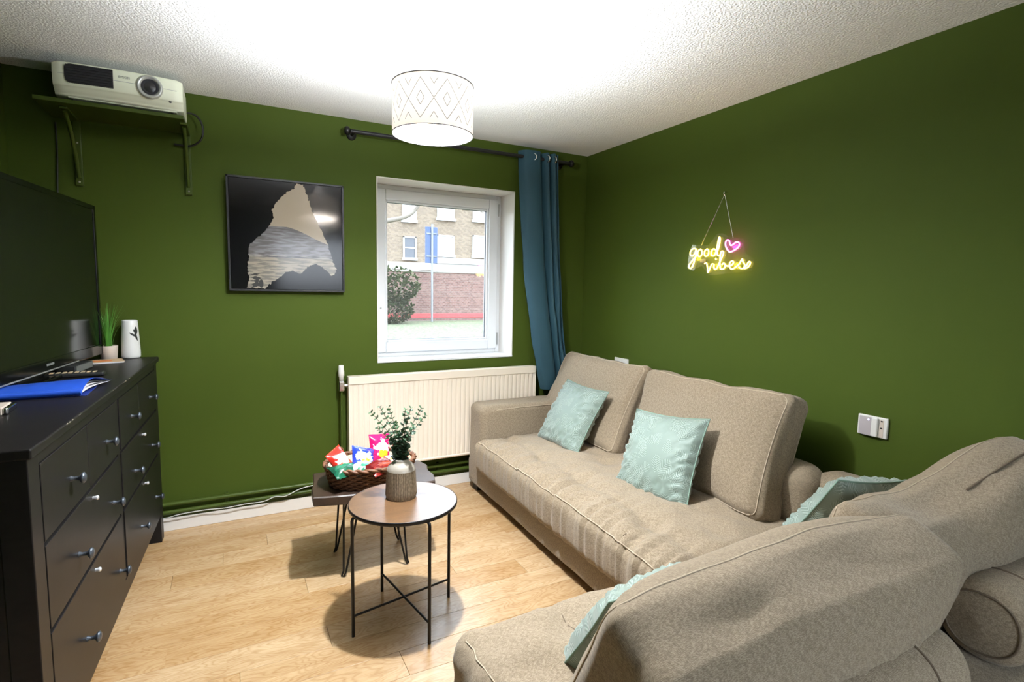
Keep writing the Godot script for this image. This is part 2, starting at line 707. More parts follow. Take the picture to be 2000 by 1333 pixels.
func room() -> void:
	var T := 0.3
	struct("wall_back", boxes([
		[Vector3(LEFT - T, -0.1, -T), Vector3(W0.x, CEIL + 0.1, 0)], [Vector3(W1.x, -0.1, -T), Vector3(T, CEIL + 0.1, 0)],
		[Vector3(W0.x, -0.1, -T), Vector3(W1.x, W0.y, 0)], [Vector3(W0.x, W1.y, -T), Vector3(W1.x, CEIL + 0.1, 0)]]), M.green_paint)
	struct("wall_right", b1(Vector3(0, -0.1, -T), Vector3(T, CEIL + 0.1, FRONT + T)), M.green_paint)
	struct("wall_left", b1(Vector3(LEFT - T, -0.1, -T), Vector3(LEFT, CEIL + 0.1, FRONT + T)), M.green_paint)
	# wall behind the camera, with the second window that the glossy picture mirrors
	var a := Vector2(-1.9, 0.3)
	var b := Vector2(-0.8, 2.08)
	struct("wall_front", boxes([
		[Vector3(LEFT - T, -0.1, FRONT), Vector3(a.x, CEIL + 0.1, FRONT + T)], [Vector3(b.x, -0.1, FRONT), Vector3(T, CEIL + 0.1, FRONT + T)],
		[Vector3(a.x, -0.1, FRONT), Vector3(b.x, a.y, FRONT + T)], [Vector3(a.x, b.y, FRONT), Vector3(b.x, CEIL + 0.1, FRONT + T)]]), M.green_paint)
	var w2 := Node3D.new()
	w2.name = "window_2"
	add_child(w2)
	w2.set_meta("kind", "structure")
	var z := FRONT + 0.2
	part("frame", boxes([[Vector3(a.x, a.y, z), Vector3(a.x + 0.07, b.y, z + 0.07)], [Vector3(b.x - 0.07, a.y, z), Vector3(b.x, b.y, z + 0.07)],
		[Vector3(a.x, a.y, z), Vector3(b.x, a.y + 0.07, z + 0.07)], [Vector3(a.x, b.y - 0.07, z), Vector3(b.x, b.y, z + 0.07)]], 0.004), M.upvc, w2)
	part("pane", b1(Vector3(a.x + 0.06, a.y + 0.06, z + 0.03), Vector3(b.x - 0.06, b.y - 0.06, z + 0.034)), M.glass, w2)
	struct("patio", b1(Vector3(-20, -0.3, FRONT + 0.35), Vector3(20, -0.1, 40)), M.concrete)
	struct("ceiling", b1(Vector3(LEFT - T, CEIL, -T), Vector3(T, CEIL + 0.2, FRONT + T)), M.ceiling_paint)
	# floor: oak boards side by side, running along the window wall
	var fl := Node3D.new()
	fl.name = "floor"
	add_child(fl)
	fl.set_meta("kind", "structure")
	part("subfloor", b1(Vector3(LEFT - T, -0.2, -T), Vector3(T, -0.018, FRONT + T)), M.joint, fl)
	rng.seed = 12
	var row := 0
	var z0 := 0.0
	var starts := {2: -2.30, 3: -2.51, 6: -2.165, 9: -2.13, 1: -1.2, 4: -0.9, 5: -2.9, 7: -1.5, 8: -3.0}
	while z0 < FRONT:
		var z1 := minf(z0 + 0.142, FRONT)
		var x: float = starts.get(row, LEFT + rng.randf_range(0.3, 1.8)) - 1.82
		while x > LEFT:
			x -= 1.82
		while x < 0.0:
			var xa := maxf(x, LEFT)
			var xb := minf(x + 1.82, 0.0)
			if xb - xa > 0.02:
				var bm := MB.new().box(Vector3.ZERO, Vector3(xb - xa - 0.0008, 0.018, z1 - z0 - 0.0008), 0.0012, 1, Transform3D.IDENTITY, 1.0, Vector2(rng.randf() * 4, rng.randf() * 4))
				for i in bm.uv.size():
					bm.uv[i] = Vector2(bm.uv[i].x * 0.62, bm.uv[i].y * 2.6)
				part("floor_board", bm, M["oak_%d" % rng.randi_range(0, 5)], fl, Vector3((xa + xb) / 2, -0.009, (z0 + z1) / 2))
			x += 1.82
		z0 = z1
		row += 1
	# white skirting, painted pipes above it, a loose cable
	struct("baseboard_back", b1(Vector3(LEFT, 0, 0), Vector3(0, 0.075, 0.018), 0.003), M.white_paint)
	struct("baseboard_right", b1(Vector3(-0.018, 0, 0.018), Vector3(0, 0.075, FRONT), 0.003), M.white_paint)
	struct("baseboard_left", b1(Vector3(LEFT, 0, 0.018), Vector3(LEFT + 0.018, 0.075, FRONT), 0.003), M.white_paint)
	struct("trim_1", b1(Vector3(LEFT, 0.075, 0), Vector3(0, 0.094, 0.014), 0.004), M.green_gloss)
	var pp := thing("heating_pipes", "pair of green painted heating pipes running along the wall above the white skirting", "pipe", Vector3(0, 0, 0))
	for y: float in [0.158, 0.112]:
		part("pipe", MB.new().tube([Vector3(LEFT + 0.02, y, 0.03), Vector3(-0.02, y, 0.03)], 0.0125, 12), M.green_gloss, pp)
	for x: float in [-2.5, -1.2, -0.3]:
		part("pipe_clip", b1(Vector3(x, 0.096, 0), Vector3(x + 0.016, 0.174, 0.02), 0.002), M.green_gloss, pp)
	var cp := []
	for e in [[-2.9, .083, .03], [-2.79, .086, .04], [-2.72, .1, .05], [-2.6, .101, .046], [-2.5, .096, .05], [-2.4, .1, .048], [-2.3, .1, .05], [-2.24, .118, .05], [-2.18, .112, .05], [-2.12, .135, .05], [-2.06, .15, .048], [-1.98, .153, .05], [-1.9, .14, .05]]:
		cp.append(Vector3(e[0], e[1], e[2]))
	single("loose_cable", MB.new().tube(smooth(cp), 0.003, 6), M.cable_grey, "thin pale grey cable lying along the green pipes above the skirting", "cable")

func window() -> void:
	var w := Node3D.new()
	w.name = "window_1"
	add_child(w)
	w.set_meta("kind", "structure")
	var x0 := W0.x
	var x1 := W1.x
	var y0 := W0.y
	var y1 := W1.y
	# plastered reveal and sill, painted white, a few mm proud of the wall opening
	part("reveal", boxes([[Vector3(x0, y0, -0.21), Vector3(x0 + 0.008, y1, 0.003)], [Vector3(x1 - 0.008, y0, -0.21), Vector3(x1, y1, 0.003)], [Vector3(x0, y1 - 0.008, -0.21), Vector3(x1, y1, 0.003)]], 0.002), M.white_paint, w)
	part("window_sill", b1(Vector3(x0, y0, -0.21), Vector3(x1, y0 + 0.014, 0.006), 0.004), M.upvc, w)
	var a := Vector2(x0 + 0.008, y0 + 0.014)
	var b := Vector2(x1 - 0.008, y1 - 0.008)
	var ring := func(lo: Vector2, hi: Vector2, t: float, z0: float, z1: float, r: float) -> MB:
		return boxes([[Vector3(lo.x, lo.y, z0), Vector3(lo.x + t, hi.y, z1)], [Vector3(hi.x - t, lo.y, z0), Vector3(hi.x, hi.y, z1)],
			[Vector3(lo.x + t, lo.y, z0), Vector3(hi.x - t, lo.y + t, z1)], [Vector3(lo.x + t, hi.y - t, z0), Vector3(hi.x - t, hi.y, z1)]], r)
	part("outer_frame", ring.call(a, b, 0.034, -0.27, -0.205, 0.004), M.upvc, w)
	var i1 := Vector2(0.028, 0.028)
	part("sash", ring.call(a + i1, b - i1, 0.072, -0.262, -0.19, 0.008), M.upvc, w)
	var i2 := i1 + Vector2(0.07, 0.07)
	part("glazing_bead", ring.call(a + i2, b - i2, 0.016, -0.25, -0.204, 0.006), M.upvc, w)
	var i3 := i2 + Vector2(0.014, 0.014)
	part("gasket", ring.call(a + i3, b - i3, 0.004, -0.238, -0.22, 0.0), M.gasket, w)
	part("pane", b1(Vector3(a.x + i3.x, a.y + i3.y, -0.232), Vector3(b.x - i3.x, b.y - i3.y, -0.228)), M.glass, w)
	for y: float in [b.y - 0.15, a.y + 0.06]:
		part("hinge", b1(Vector3(b.x - 0.03, y, -0.192), Vector3(b.x - 0.022, y + 0.09, -0.182), 0.003), M.silver, w)
	part("handle_screw", MB.new().lathe([Vector2(0, 0.004), Vector2(0.005, 0.003), Vector2(0.006, 0)], 10, Transform3D(Basis(Vector3.RIGHT, PI / 2), Vector3(a.x + 0.064, 1.24, -0.19))), M.silver, w)

# ---------------------------------------------------------------- outside the window
func brick(called: String, c: Color, d: Color, mortar: Color) -> StandardMaterial3D:
	var nb := noise(called.length() * 7, 0.9, 1)
	var m := mat(called, Color(1, 1, 1), 0.9)
	m.albedo_texture = tex(paint(256, 256, func(x, y):
		var r := int(y / 16.0)
		var xx: int = x + (16 if r % 2 else 0)
		if y % 16 < 2 or xx % 32 < 2:
			return mortar
		return c.lerp(d, clampf(0.5 + nb.get_noise_2d(floor(xx / 32.0) * 7.0, r * 5.0), 0, 1))))
	tri(m, 0.83, true)
	return m

func outside() -> void:
	var gn := noise(201, 0.05, 4)
	var lawn := mat("lawn", Color(1, 1, 1), 0.95)
	lawn.albedo_texture = tex(paint(256, 256, func(x, y): return rgb(108, 106, 82).lerp(rgb(74, 86, 56), clampf(0.5 + gn.get_noise_2d(x, y) * 1.3, 0, 1))))
	tri(lawn, 0.4, true)
	struct("lawn", b1(Vector3(-30, -0.6, -18.9), Vector3(50, -0.1, -0.35)), M.lawn)
	struct("pavement", b1(Vector3(-30, -0.6, -60), Vector3(50, -0.12, -18.9)), M.concrete)
	var red_brick: StandardMaterial3D = brick("red_brick", rgb(116, 86, 78), rgb(98, 70, 64), rgb(124, 116, 108))
	var stock: StandardMaterial3D = brick("stock_brick", rgb(128, 112, 92), rgb(110, 95, 78), rgb(128, 122, 112))
	mat("red_band", rgb(170, 66, 66), 0.8)
	mat("coping", rgb(130, 124, 116), 0.9)
	var gw := thing("garden_wall", "brick garden wall with a red band near its foot, seen through the window", "wall", Vector3(0, -0.1, -19))
	part("brickwork", b1(Vector3(-20, 0, -0.25), Vector3(40, 2.1, 0)), red_brick, gw)
	part("coping", b1(Vector3(-20, 2.1, -0.29), Vector3(40, 2.18, 0.04), 0.02), M.coping, gw)
	part("red_band", b1(Vector3(-20, 0.12, -0.01), Vector3(40, 0.32, 0.03), 0.01), M.red_band, gw)
	mat("white_render", rgb(178, 176, 170), 0.8)
	mat("house_glass", rgb(60, 66, 74), 0.06)
	mat("house_blind", rgb(196, 194, 188), 0.7)
	var h := thing("apartment_building", "pale brick building with white sash windows across the street", "building", Vector3(0, -0.1, -30))
	part("wall", b1(Vector3(-8, 0, -8), Vector3(34, 10.5, 0)), stock, h)
	part("parapet", b1(Vector3(-8.1, 10.5, -8.1), Vector3(34.1, 10.8, 0.1), 0.03), M.white_render, h)
	part("fascia", b1(Vector3(9.3, 3.0, 0), Vector3(26, 3.38, 0.25), 0.02), M.white_render, h)
	part("string_course", b1(Vector3(-2, 2.55, 0), Vector3(9.3, 3.0, 0.12), 0.02), M.white_render, h)
	part("shop_front", b1(Vector3(9.3, 0, 0), Vector3(26, 3.0, 0.1), 0.02), M.white_render, h)
	for e in [[7.3, 3.2, 0.85, 1.42, 1], [7.25, 5.56, 0.9, 1.5, 0], [9.58, 3.5, 1.15, 1.35, 0], [9.55, 5.85, 1.2, 1.5, 0], [12.05, 3.55, 1.2, 1.42, 0], [12.05, 5.9, 1.2, 1.5, 0], [4.8, 3.2, 0.85, 1.42, 1], [4.8, 5.56, 0.9, 1.5, 0], [14.8, 3.55, 1.2, 1.42, 0], [17.4, 3.55, 1.2, 1.42, 0]]:
		var wx: float = e[0]
		var wy: float = e[1]
		var ww: float = e[2]
		var wh: float = e[3]
		var f := 0.09
		var wn := part("window_frame", boxes([[Vector3(0, 0, 0), Vector3(f, wh, 0.12)], [Vector3(ww - f, 0, 0), Vector3(ww, wh, 0.12)], [Vector3(-0.06, -0.08, 0), Vector3(ww + 0.06, f, 0.2)], [Vector3(0, wh - f, 0), Vector3(ww, wh, 0.12)], [Vector3(f, wh * 0.5 - 0.035, 0.01), Vector3(ww - f, wh * 0.5 + 0.035, 0.1)]], 0.01), M.white_render, h, Vector3(wx, wy, 0))
		for k in 2:
			part("pane", b1(Vector3(f, f if k == 0 else wh * 0.5, 0.02), Vector3(ww - f, wh * 0.5 if k == 0 else wh - f, 0.05)), M.house_glass if e[4] else M.house_blind, wn)
	# traffic sign seen from behind
	mat("sign_back", rgb(62, 80, 114), 0.5)
	mat("sign_post", rgb(118, 120, 122), 0.5)
	var sg := thing("road_sign", "tall blue-grey road sign board on a post by the garden wall", "sign", Vector3(5.19, -0.1, -18.5))
	part("board", b1(Vector3(-0.27, 2.48, -0.03), Vector3(0.27, 4.0, 0), 0.01), M.sign_back, sg)
	part("post", MB.new().tube([Vector3(0.02, 0, 0.04), Vector3(0.02, 4.12, 0.04)], 0.045, 10), M.sign_post, sg)
	for y: float in [2.75, 3.7]:
		part("bracket", b1(Vector3(-0.22, y, 0), Vector3(0.22, y + 0.05, 0.03), 0.005), M.sign_post, sg)
	# shrub at the foot of the wall
	rng.seed = 77
	var bush := thing("bush", "leafy green bush growing in front of the brick garden wall", "bush", Vector3(3.35, -0.1, -17.6))
	var bg := mat("bush_green", rgb(138, 158, 100), 0.7)
	bg.backlight_enabled = true
	bg.backlight = rgb(190, 200, 150)
	for layer in 2:
		var fm := MB.new()
		for k in 900:
			var d := Vector3(rng.randfn(), rng.randfn(), rng.randfn()).normalized()
			var p := Vector3(d.x * 0.95, (1.45 if layer == 0 else 0.55) + d.y * (0.62 if layer == 0 else 0.55), d.z * 0.7) * Vector3(1, 1, 1) * rng.randf_range(0.85, 1.12)
			if layer == 1:
				p.x -= 0.25
			p.y = maxf(p.y, 0.02)
			var bs := Basis(Vector3(rng.randfn(), rng.randfn(), rng.randfn()).normalized(), rng.randf() * TAU)
			var first := fm.v.size()
			for q in [Vector3(-0.1, 0, 0), Vector3(0, 0.012, 0.045), Vector3(0.1, 0, 0), Vector3(0, -0.012, -0.045)]:
				fm.vert(p + bs * q, bs.y, Vector2.ZERO)
			fm.tri(first, first + 1, first + 2)
			fm.tri(first, first + 2, first + 3)
		var fp := part("foliage", fm, M.bush_green, bush)
		fp.set_meta("kind", "stuff")
	for k in 5:
		part("branch", MB.new().tube(smooth([Vector3(k * 0.1 - 0.2, 0, 0), Vector3(k * 0.18 - 0.4, 0.6, 0.1), Vector3(k * 0.3 - 0.6, 1.5, 0)]), 0.02, 6), M.stem_brown, bush)
	# bare tree whose branch crosses the top of the view
	mat("bark", rgb(112, 104, 94), 0.9)
	var tr := thing("bare_tree", "bare grey tree on the lawn, its branches in front of the pale brick building", "tree", Vector3(-0.6, -0.1, -11.0))
	part("trunk", MB.new().tube(smooth([Vector3(0, 0, 0), Vector3(0.1, 1.5, 0), Vector3(0.3, 3.0, 0.1), Vector3(0.2, 5.0, 0), Vector3(0.3, 7.0, 0.1)]), 0.1, 10, false, []), M.bark, tr)
	for e in [[[0.25, 2.4, 0], [1.6, 3.1, 0], [2.55, 3.42, 0], [3.0, 4.0, 0], [3.5, 4.7, 0]], [[2.62, 3.48, 0], [3.0, 3.92, 0.05], [3.6, 3.95, 0], [4.1, 3.7, 0], [4.6, 3.75, 0]], [[2.9, 3.85, 0], [3.4, 4.0, 0.1], [4.2, 3.85, 0], [5.2, 3.5, 0]], [[0.2, 4, 0], [-1, 5, 0.4], [-2, 6.5, 0]]]:
		var bp := []
		for q in e:
			bp.append(Vector3(q[0], q[1], q[2]))
		bp = smooth(bp)
		var rad := []
		for i in bp.size():
			rad.append(lerpf(0.085 if e[0][0] < 1.0 else 0.028, 0.012, float(i) / bp.size()))
		part("branch", MB.new().tube(bp, 0.05, 8, false, rad), M.bark, tr)

# ---------------------------------------------------------------- pendant lamp
func pendant() -> void:
	var at := Vector3(-1.752, 1.955, 1.485)
	var r := 0.149
	var hh := 0.175
	var p := thing("pendant_lamp", "drum pendant lamp with a cream shade printed with grey diamonds, glowing", "lamp", at)
	var im := Image.create(1024, 192, false, Image.FORMAT_RGB8)
	im.fill(rgb(252, 236, 219))
	var ink := rgb(40, 38, 38)
	for k in 10:
		var x := k * 102.4
		var mid := 96.0
		var hw := 51.2
		for s: float in [-1.0, 1.0]:
			stroke(im, Vector2(x + hw, mid - 74), Vector2(x + hw + s * hw, mid), 0.9, ink)
			stroke(im, Vector2(x + hw, mid + 74), Vector2(x + hw + s * hw, mid), 0.9, ink)
			stroke(im, Vector2(x + hw, mid - 26), Vector2(x + hw + s * 15, mid), 0.9, ink)
			stroke(im, Vector2(x + hw, mid + 26), Vector2(x + hw + s * 15, mid), 0.9, ink)
			stroke(im, Vector2(x, mid - 50), Vector2(x + s * 15, mid - 74), 0.9, ink)
			stroke(im, Vector2(x, mid + 50), Vector2(x + s * 15, mid + 74), 0.9, ink)
	var sh := mat("lamp_shade_fabric", Color(1, 1, 1), 0.85)
	sh.albedo_texture = tex(im)
	sh.backlight_enabled = true
	sh.backlight = Color(0.072, 0.071, 0.07)
	part("shade", MB.new().grid(72, 1, func(u: float, v: float) -> Vector3: return Vector3(cos(u * TAU) * r, hh * (1.0 - v), sin(u * TAU) * r), true), sh, p)
	mat("rim_dark", rgb(64, 62, 62), 0.5)
	mat("lamp_white", rgb(235, 232, 226), 0.6)
	for y: float in [0.0, hh]:
		var pts := []
		for k in 64:
			pts.append(Vector3(cos(TAU * k / 64) * r, y, sin(TAU * k / 64) * r))
		part("rim", MB.new().tube(pts, 0.0022, 6, true), M.rim_dark, p)
	for k in 3:
		var a := TAU * k / 3 + 0.3
		part("spoke", MB.new().tube([Vector3(cos(a) * r, hh - 0.01, sin(a) * r), Vector3(cos(a) * 0.014, hh + 0.02, sin(a) * 0.014)], 0.0018, 6), M.lamp_white, p)
	part("holder", MB.new().lathe([Vector2(0.008, 0.29), Vector2(0.015, 0.24), Vector2(0.017, 0.19), Vector2(0.015, 0.174), Vector2(0, 0.174)], 20), M.lamp_white, p)
	part("cord", MB.new().tube([Vector3(0, 0.27, 0), Vector3(0, CEIL - at.y - 0.03, 0)], 0.0035, 8), M.lamp_white, p)
	part("ceiling_rose", MB.new().lathe([Vector2(0, CEIL - at.y - 0.035), Vector2(0.02, CEIL - at.y - 0.033), Vector2(0.042, CEIL - at.y - 0.008), Vector2(0.045, CEIL - at.y)], 28), M.lamp_white, p)
	var bu := mat("lamp_bulb", rgb(255, 250, 240), 0.4)
	bu.emission_enabled = true
	bu.emission = Color(1.0, 0.95, 0.86)
	bu.emission_energy_multiplier = 6.0
	part("bulb", MB.new().lathe([Vector2(0, 0.03), Vector2(0.014, 0.032), Vector2(0.022, 0.04), Vector2(0.024, 0.05), Vector2(0.024, 0.15), Vector2(0.02, 0.168), Vector2(0.014, 0.174)], 20), bu, p)
	for e in [[0.045, 2.7], [0.155, 4.6]]:   # a long bulb: one light near each end
		var l := OmniLight3D.new()
		l.name = "bulb_light"
		l.light_color = Color(0.96, 0.98, 1.0)
		l.light_energy = e[1]
		l.light_size = 0.03
		l.omni_range = 12.0
		l.omni_attenuation = 2.0
		l.shadow_enabled = true
		p.add_child(l, true)
		l.position = Vector3(0, e[0], 0)

# ---------------------------------------------------------------- sofas
func sofas() -> void:
	# section along the wall with the neon sign: local x runs from its front to the wall, z away from the radiator
	var a := thing("sofa", "beige fabric sofa with one low arm, standing along the neon sign wall", "sofa", Vector3(-1.0, 0, 0.1), Vector3(0, -0.03, 0))
	var nz := noise(301, 3.0, 2)
	var lump := func(amp: float) -> Callable:
		return func(p: Vector3, _h: Vector3) -> Vector3: return p + p.normalized() * nz.get_noise_3d(p.x, p.y, p.z) * amp
	for e in [[0.03, 0.02], [0.03, 1.9], [0.82, 0.02], [0.82, 1.9]]:
		part("foot", b1(Vector3(e[0], 0, e[1]), Vector3(e[0] + 0.1, 0.06, e[1] + 0.08), 0.005), M.black_brown, a)
	part("base", MB.new().soft(Vector3(0.95, 0.17, 2.0), 0.02, 3, Vector3i(6, 3, 24), lump.call(0.006)), M.beige_fabric, a, Vector3(0.472, 0.14, 1.0))
	part("arm", MB.new().soft(Vector3(0.96, 0.56, 0.235), 0.05, 4, Vector3i(16, 10, 4), lump.call(0.008)), M.beige_fabric, a, Vector3(0.475, 0.335, 0.118))
	part("back", MB.new().soft(Vector3(0.2, 0.5, 1.74), 0.09, 4, Vector3i(4, 8, 30), lump.call(0.01)), M.beige_fabric, a, Vector3(0.85, 0.395, 1.11))
	# arm's inner panel outlined by a seam
	var sp := []
	for q in [[0.07, 0.2], [0.055, 0.5], [0.09, 0.575], [0.2, 0.59], [0.7, 0.59], [0.8, 0.57]]:
		sp.append(Vector3(q[0], q[1], 0.231))
	part("seam", MB.new().tube(smooth(sp), 0.0025, 5), M.piping, a)
	# tufted seat
	var tufts := [Vector2(0.15, 0.38), Vector2(0.15, 0.79), Vector2(0.14, 1.19), Vector2(0.14, 1.7), Vector2(0.45, 0.5), Vector2(0.45, 1.0), Vector2(0.45, 1.5)]
	var nw := noise(310, 9.0, 2)
	var L := 1.76
	var z0 := 0.24
	var seat := func(p: Vector3, hf: Vector3) -> Vector3:
		var q := p
		var lx := p.x + 0.355
		var lz := p.z + z0 + L / 2
		var top := clampf(p.y / hf.y, 0.0, 1.0)
		var front := clampf(-p.x / hf.x, 0.0, 1.0)
		q.y += top * (0.022 * (1.0 - pow(p.z / hf.z, 4.0)) * (1.0 - pow(p.x / hf.x, 4.0)))
		for t: Vector2 in tufts:
			var d := Vector2(lx, lz).distance_to(t)
			q.y -= top * 0.028 * exp(-d * d / 0.0045)
			# a seam from each tuft to the front edge, and along the row
			if lx < t.x and t.x < 0.3:
				var dz := absf(lz - t.y - (t.x - lx) * 0.25)
				q.y -= top * 0.010 * exp(-dz * dz / 0.0004)
				q.x += front * 0.006 * exp(-dz * dz / 0.0008)
		var dr := absf(lx - 0.15)
		q.y -= top * 0.009 * exp(-dr * dr / 0.0006)
		# creases pulled over the front edge
		var crease := nw.get_noise_2d(lz * 2.2 + lx * 0.6, 4.0)
		q.x -= crease * 0.02 * pow(front, 2.0) * (0.4 + 0.6 * top)
		q.y += top * crease * 0.016 * smoothstep(0.1, 0.9, front)
		q.x -= 0.010 * front * (1.0 - pow(p.y / hf.y, 2.0))
		q += Vector3(0, top, 0) * nz.get_noise_2d(lx * 1.5, lz * 1.5) * 0.008
		# the near end drops a little
		q.y -= 0.02 * smoothstep(0.6, 1.0, p.z / hf.z) * top
		return q
	part("seat_cushion", MB.new().soft(Vector3(0.83, 0.22, L), 0.06, 5, Vector3i(40, 5, 140), seat), M.beige_fabric, a, Vector3(0.355, 0.3075, z0 + L / 2))
	var pp := []
	for k in 161:
		var z := lerpf(-L / 2 + 0.03, L / 2 - 0.03, k / 160.0)
		var q: Vector3 = seat.call(Vector3(-0.397, 0.092, z), Vector3(0.415, 0.11, L / 2))
		pp.append(q + Vector3(0.355 - 0.0035, 0.3075 + 0.0025, z0 + L / 2))
	part("piping", MB.new().tube(pp, 0.003, 6), M.piping, a)
	for t: Vector2 in tufts:
		if t.x < 0.3:
			var sl := []
			for k in 12:
				var lx := lerpf(t.x, -0.02, k / 11.0)
				var q: Vector3 = seat.call(Vector3(lx - 0.355, 0.11, t.y + (t.x - lx) * 0.25 - z0 - L / 2), Vector3(0.415, 0.11, L / 2))
				sl.append(q + Vector3(0.355, 0.309, z0 + L / 2))
			part("seam", MB.new().tube(sl, 0.0022, 5), M.seam, a)
	# loose back cushions
	var c1 := thing("back_cushion", "large beige back cushion of the sofa, standing against the low arm", "cushion", Vector3(-0.315, 0.662, 0.61), Vector3(-0.46, -1.56, 0.0), "loose beige back cushions")
	cushion(Vector3(0.88, 0.58, 0.22), cushion_bend(321, 0.42, 0.008), c1)
	var c2 := thing("back_cushion", "large beige back cushion on the sofa between its neighbour and the corner", "cushion", Vector3(-0.30, 0.655, 1.53), Vector3(-0.33, -1.63, 0.02), "loose beige back cushions")
	cushion(Vector3(0.98, 0.58, 0.23), cushion_bend(333, 0.42, 0.008), c2)
	scatter(Vector3(-0.566, 0.60, 0.715), Vector3(-0.53, -1.555, -0.022), "sage green leaf-embossed cushion leaning on the back cushion next to the low arm", 341, "sage scatter cushions")
	scatter(Vector3(-0.60, 0.585, 1.535), Vector3(-0.44, -1.473, 0.09), "sage green leaf-embossed cushion in the middle of the sofa", 347, "sage scatter cushions")

	# section facing the window, its back to the room
	var b := thing("sofa", "beige fabric sofa section facing the window wall, with two rolled backrests", "sofa", Vector3(-1.92, 0, 2.1))
	for e in [[0.04, 0.05], [1.7, 0.05], [0.04, 0.85], [1.7, 0.85]]:
		part("foot", b1(Vector3(e[0], 0, e[1]), Vector3(e[0] + 0.1, 0.06, e[1] + 0.08), 0.005), M.black_brown, b)
	part("base", MB.new().soft(Vector3(1.86, 0.15, 0.96), 0.02, 3, Vector3i(24, 3, 12), lump.call(0.006)), M.beige_fabric, b, Vector3(0.95, 0.13, 0.5))
	var bseat := func(p: Vector3, hf: Vector3) -> Vector3:
		var q := p
		var top := clampf(p.y / hf.y, 0.0, 1.0)
		q.y += top * 0.02 * (1.0 - pow(p.z / hf.z, 4.0)) * (1.0 - pow(p.x / hf.x, 4.0))
		var lx := p.x + hf.x
		for s: float in [0.33, 1.05]:
			var d := lx - s
			q.y -= top * 0.012 * exp(-d * d / 0.0008)
		for t: Vector2 in [Vector2(0.33, 0.36), Vector2(1.05, 0.36)]:
			var d := Vector2(lx, p.z + hf.z).distance_to(t)
			q.y -= top * 0.026 * exp(-d * d / 0.006)
		q.y += top * nz.get_noise_2d(p.x * 1.3, p.z * 1.3) * 0.012
		q.x += nz.get_noise_2d(p.y * 3.0, p.z * 3.0) * 0.008
		return q
	part("seat_cushion", MB.new().soft(Vector3(1.74, 0.25, 0.86), 0.075, 5, Vector3i(60, 5, 30), bseat), M.beige_fabric, b, Vector3(0.87, 0.295, 0.42))
	for s: float in [0.33, 1.05, 0.035]:
		var sl := []
		for k in 20:
			var z := lerpf(-0.42 if s > 0.1 else -0.36, 0.38, k / 19.0)
			var drop := 0.03 * smoothstep(-0.36, -0.42, z)
			var q: Vector3 = bseat.call(Vector3(s - 0.87, 0.125 - drop - (0.013 if s < 0.1 else 0.0), z), Vector3(0.87, 0.125, 0.43))
			sl.append(q + Vector3(0.87, 0.2965, 0.42))
		part("seam" if s > 0.1 else "piping", MB.new().tube(sl, 0.0022, 5), M.seam if s > 0.1 else M.piping, b)
	part("side_back", MB.new().soft(Vector3(0.2, 0.52, 0.88), 0.075, 4, Vector3i(4, 8, 16), lump.call(0.01)), M.beige_fabric, b, Vector3(1.79, 0.365, 0.385))
	# two rolled backrests
	part("back", MB.new().soft(Vector3(1.84, 0.4, 0.24), 0.04, 3, Vector3i(20, 6, 4), lump.call(0.006)), M.beige_fabric, b, Vector3(0.95, 0.25, 0.76))
	for e in [[0.03, 0.84], [1.2, 1.84]]:
		var x0: float = e[0]
		var x1: float = e[1]
		var prof := func(t: float, sc: float) -> Vector2:
			var an := t * TAU
			var cz := cos(an)
			var sy := sin(an)
			return Vector2(signf(cz) * pow(absf(cz), 0.9) * 0.104, signf(sy) * pow(absf(sy), 0.9) * 0.104) * sc
		var body := MB.new().grid(40, 26, func(u: float, v: float) -> Vector3:
			var k := v * 26.0
			var sc := 1.0
			var x := lerpf(x0, x1, clampf((k - 3.0) / 20.0, 0, 1))
			if k < 3.0:
				var w := (3.0 - k) / 3.0
				sc = 1.0 - 0.25 * w * w
				x = x0 - 0.035 * sqrt(w)
			elif k > 23.0:
				var w := (k - 23.0) / 3.0
				sc = 1.0 - 0.25 * w * w
				x = x1 + 0.035 * sqrt(w)
			var q: Vector2 = prof.call(u, sc)
			return Vector3(x, 0.556 + q.y, 0.772 + q.x), true)
		var rb := part("rolled_backrest", body, M.beige_fabric, b)
		for s: float in [-1.0, 1.0]:
			var x := x0 - 0.035 if s < 0 else x1 + 0.035
			part("end_panel", MB.new().grid(40, 4, func(u: float, v: float) -> Vector3:
				var q: Vector2 = prof.call(u, 0.75 * (1.0 - v))
				return Vector3(x + s * 0.012 * v, 0.556 + q.y, 0.772 + q.x), true, false, s > 0), M.beige_fabric, rb)
			for w: float in [0.755, 1.003]:
				var pts := []
				for k in 48:
					var q: Vector2 = prof.call(k / 48.0, w)
					pts.append(Vector3(x if w < 0.95 else (x0 + 0.1 if s < 0 else x1 - 0.1), 0.556 + q.y, 0.772 + q.x))
				part("piping", MB.new().tube(pts, 0.003, 6, true), M.seam, rb)
	# its two back cushions, seen from behind
	var sagN := func(q: Vector3, aa: float, bb: float, cc: float) -> Vector3:
		q.z += 0.02 * (1.0 - aa * aa) * bb
		if cc < 0.0:
			# creases that fan out over the back
			for k in 7:
				var d := aa + 0.62 - k * 0.2 - 0.22 * (bb - 0.7) * (bb - 0.7)
				q.z -= 0.006 * exp(-d * d / 0.0006) * smoothstep(-0.5, 0.4, bb) * (1.0 if k % 2 else 0.55) * -cc
		return q
	var cn := thing("back_cushion", "large beige back cushion with creased back, leaning on the rolled backrest beside the open end", "cushion", Vector3(-1.37, 0.58, 2.705), Vector3(-0.5, PI, 0.0), "loose beige back cushions")
	cushion(Vector3(1.0, 0.5, 0.31), cushion_bend(355, 0.6, 0.006, sagN, 0.55), cn, [1.0], 96)
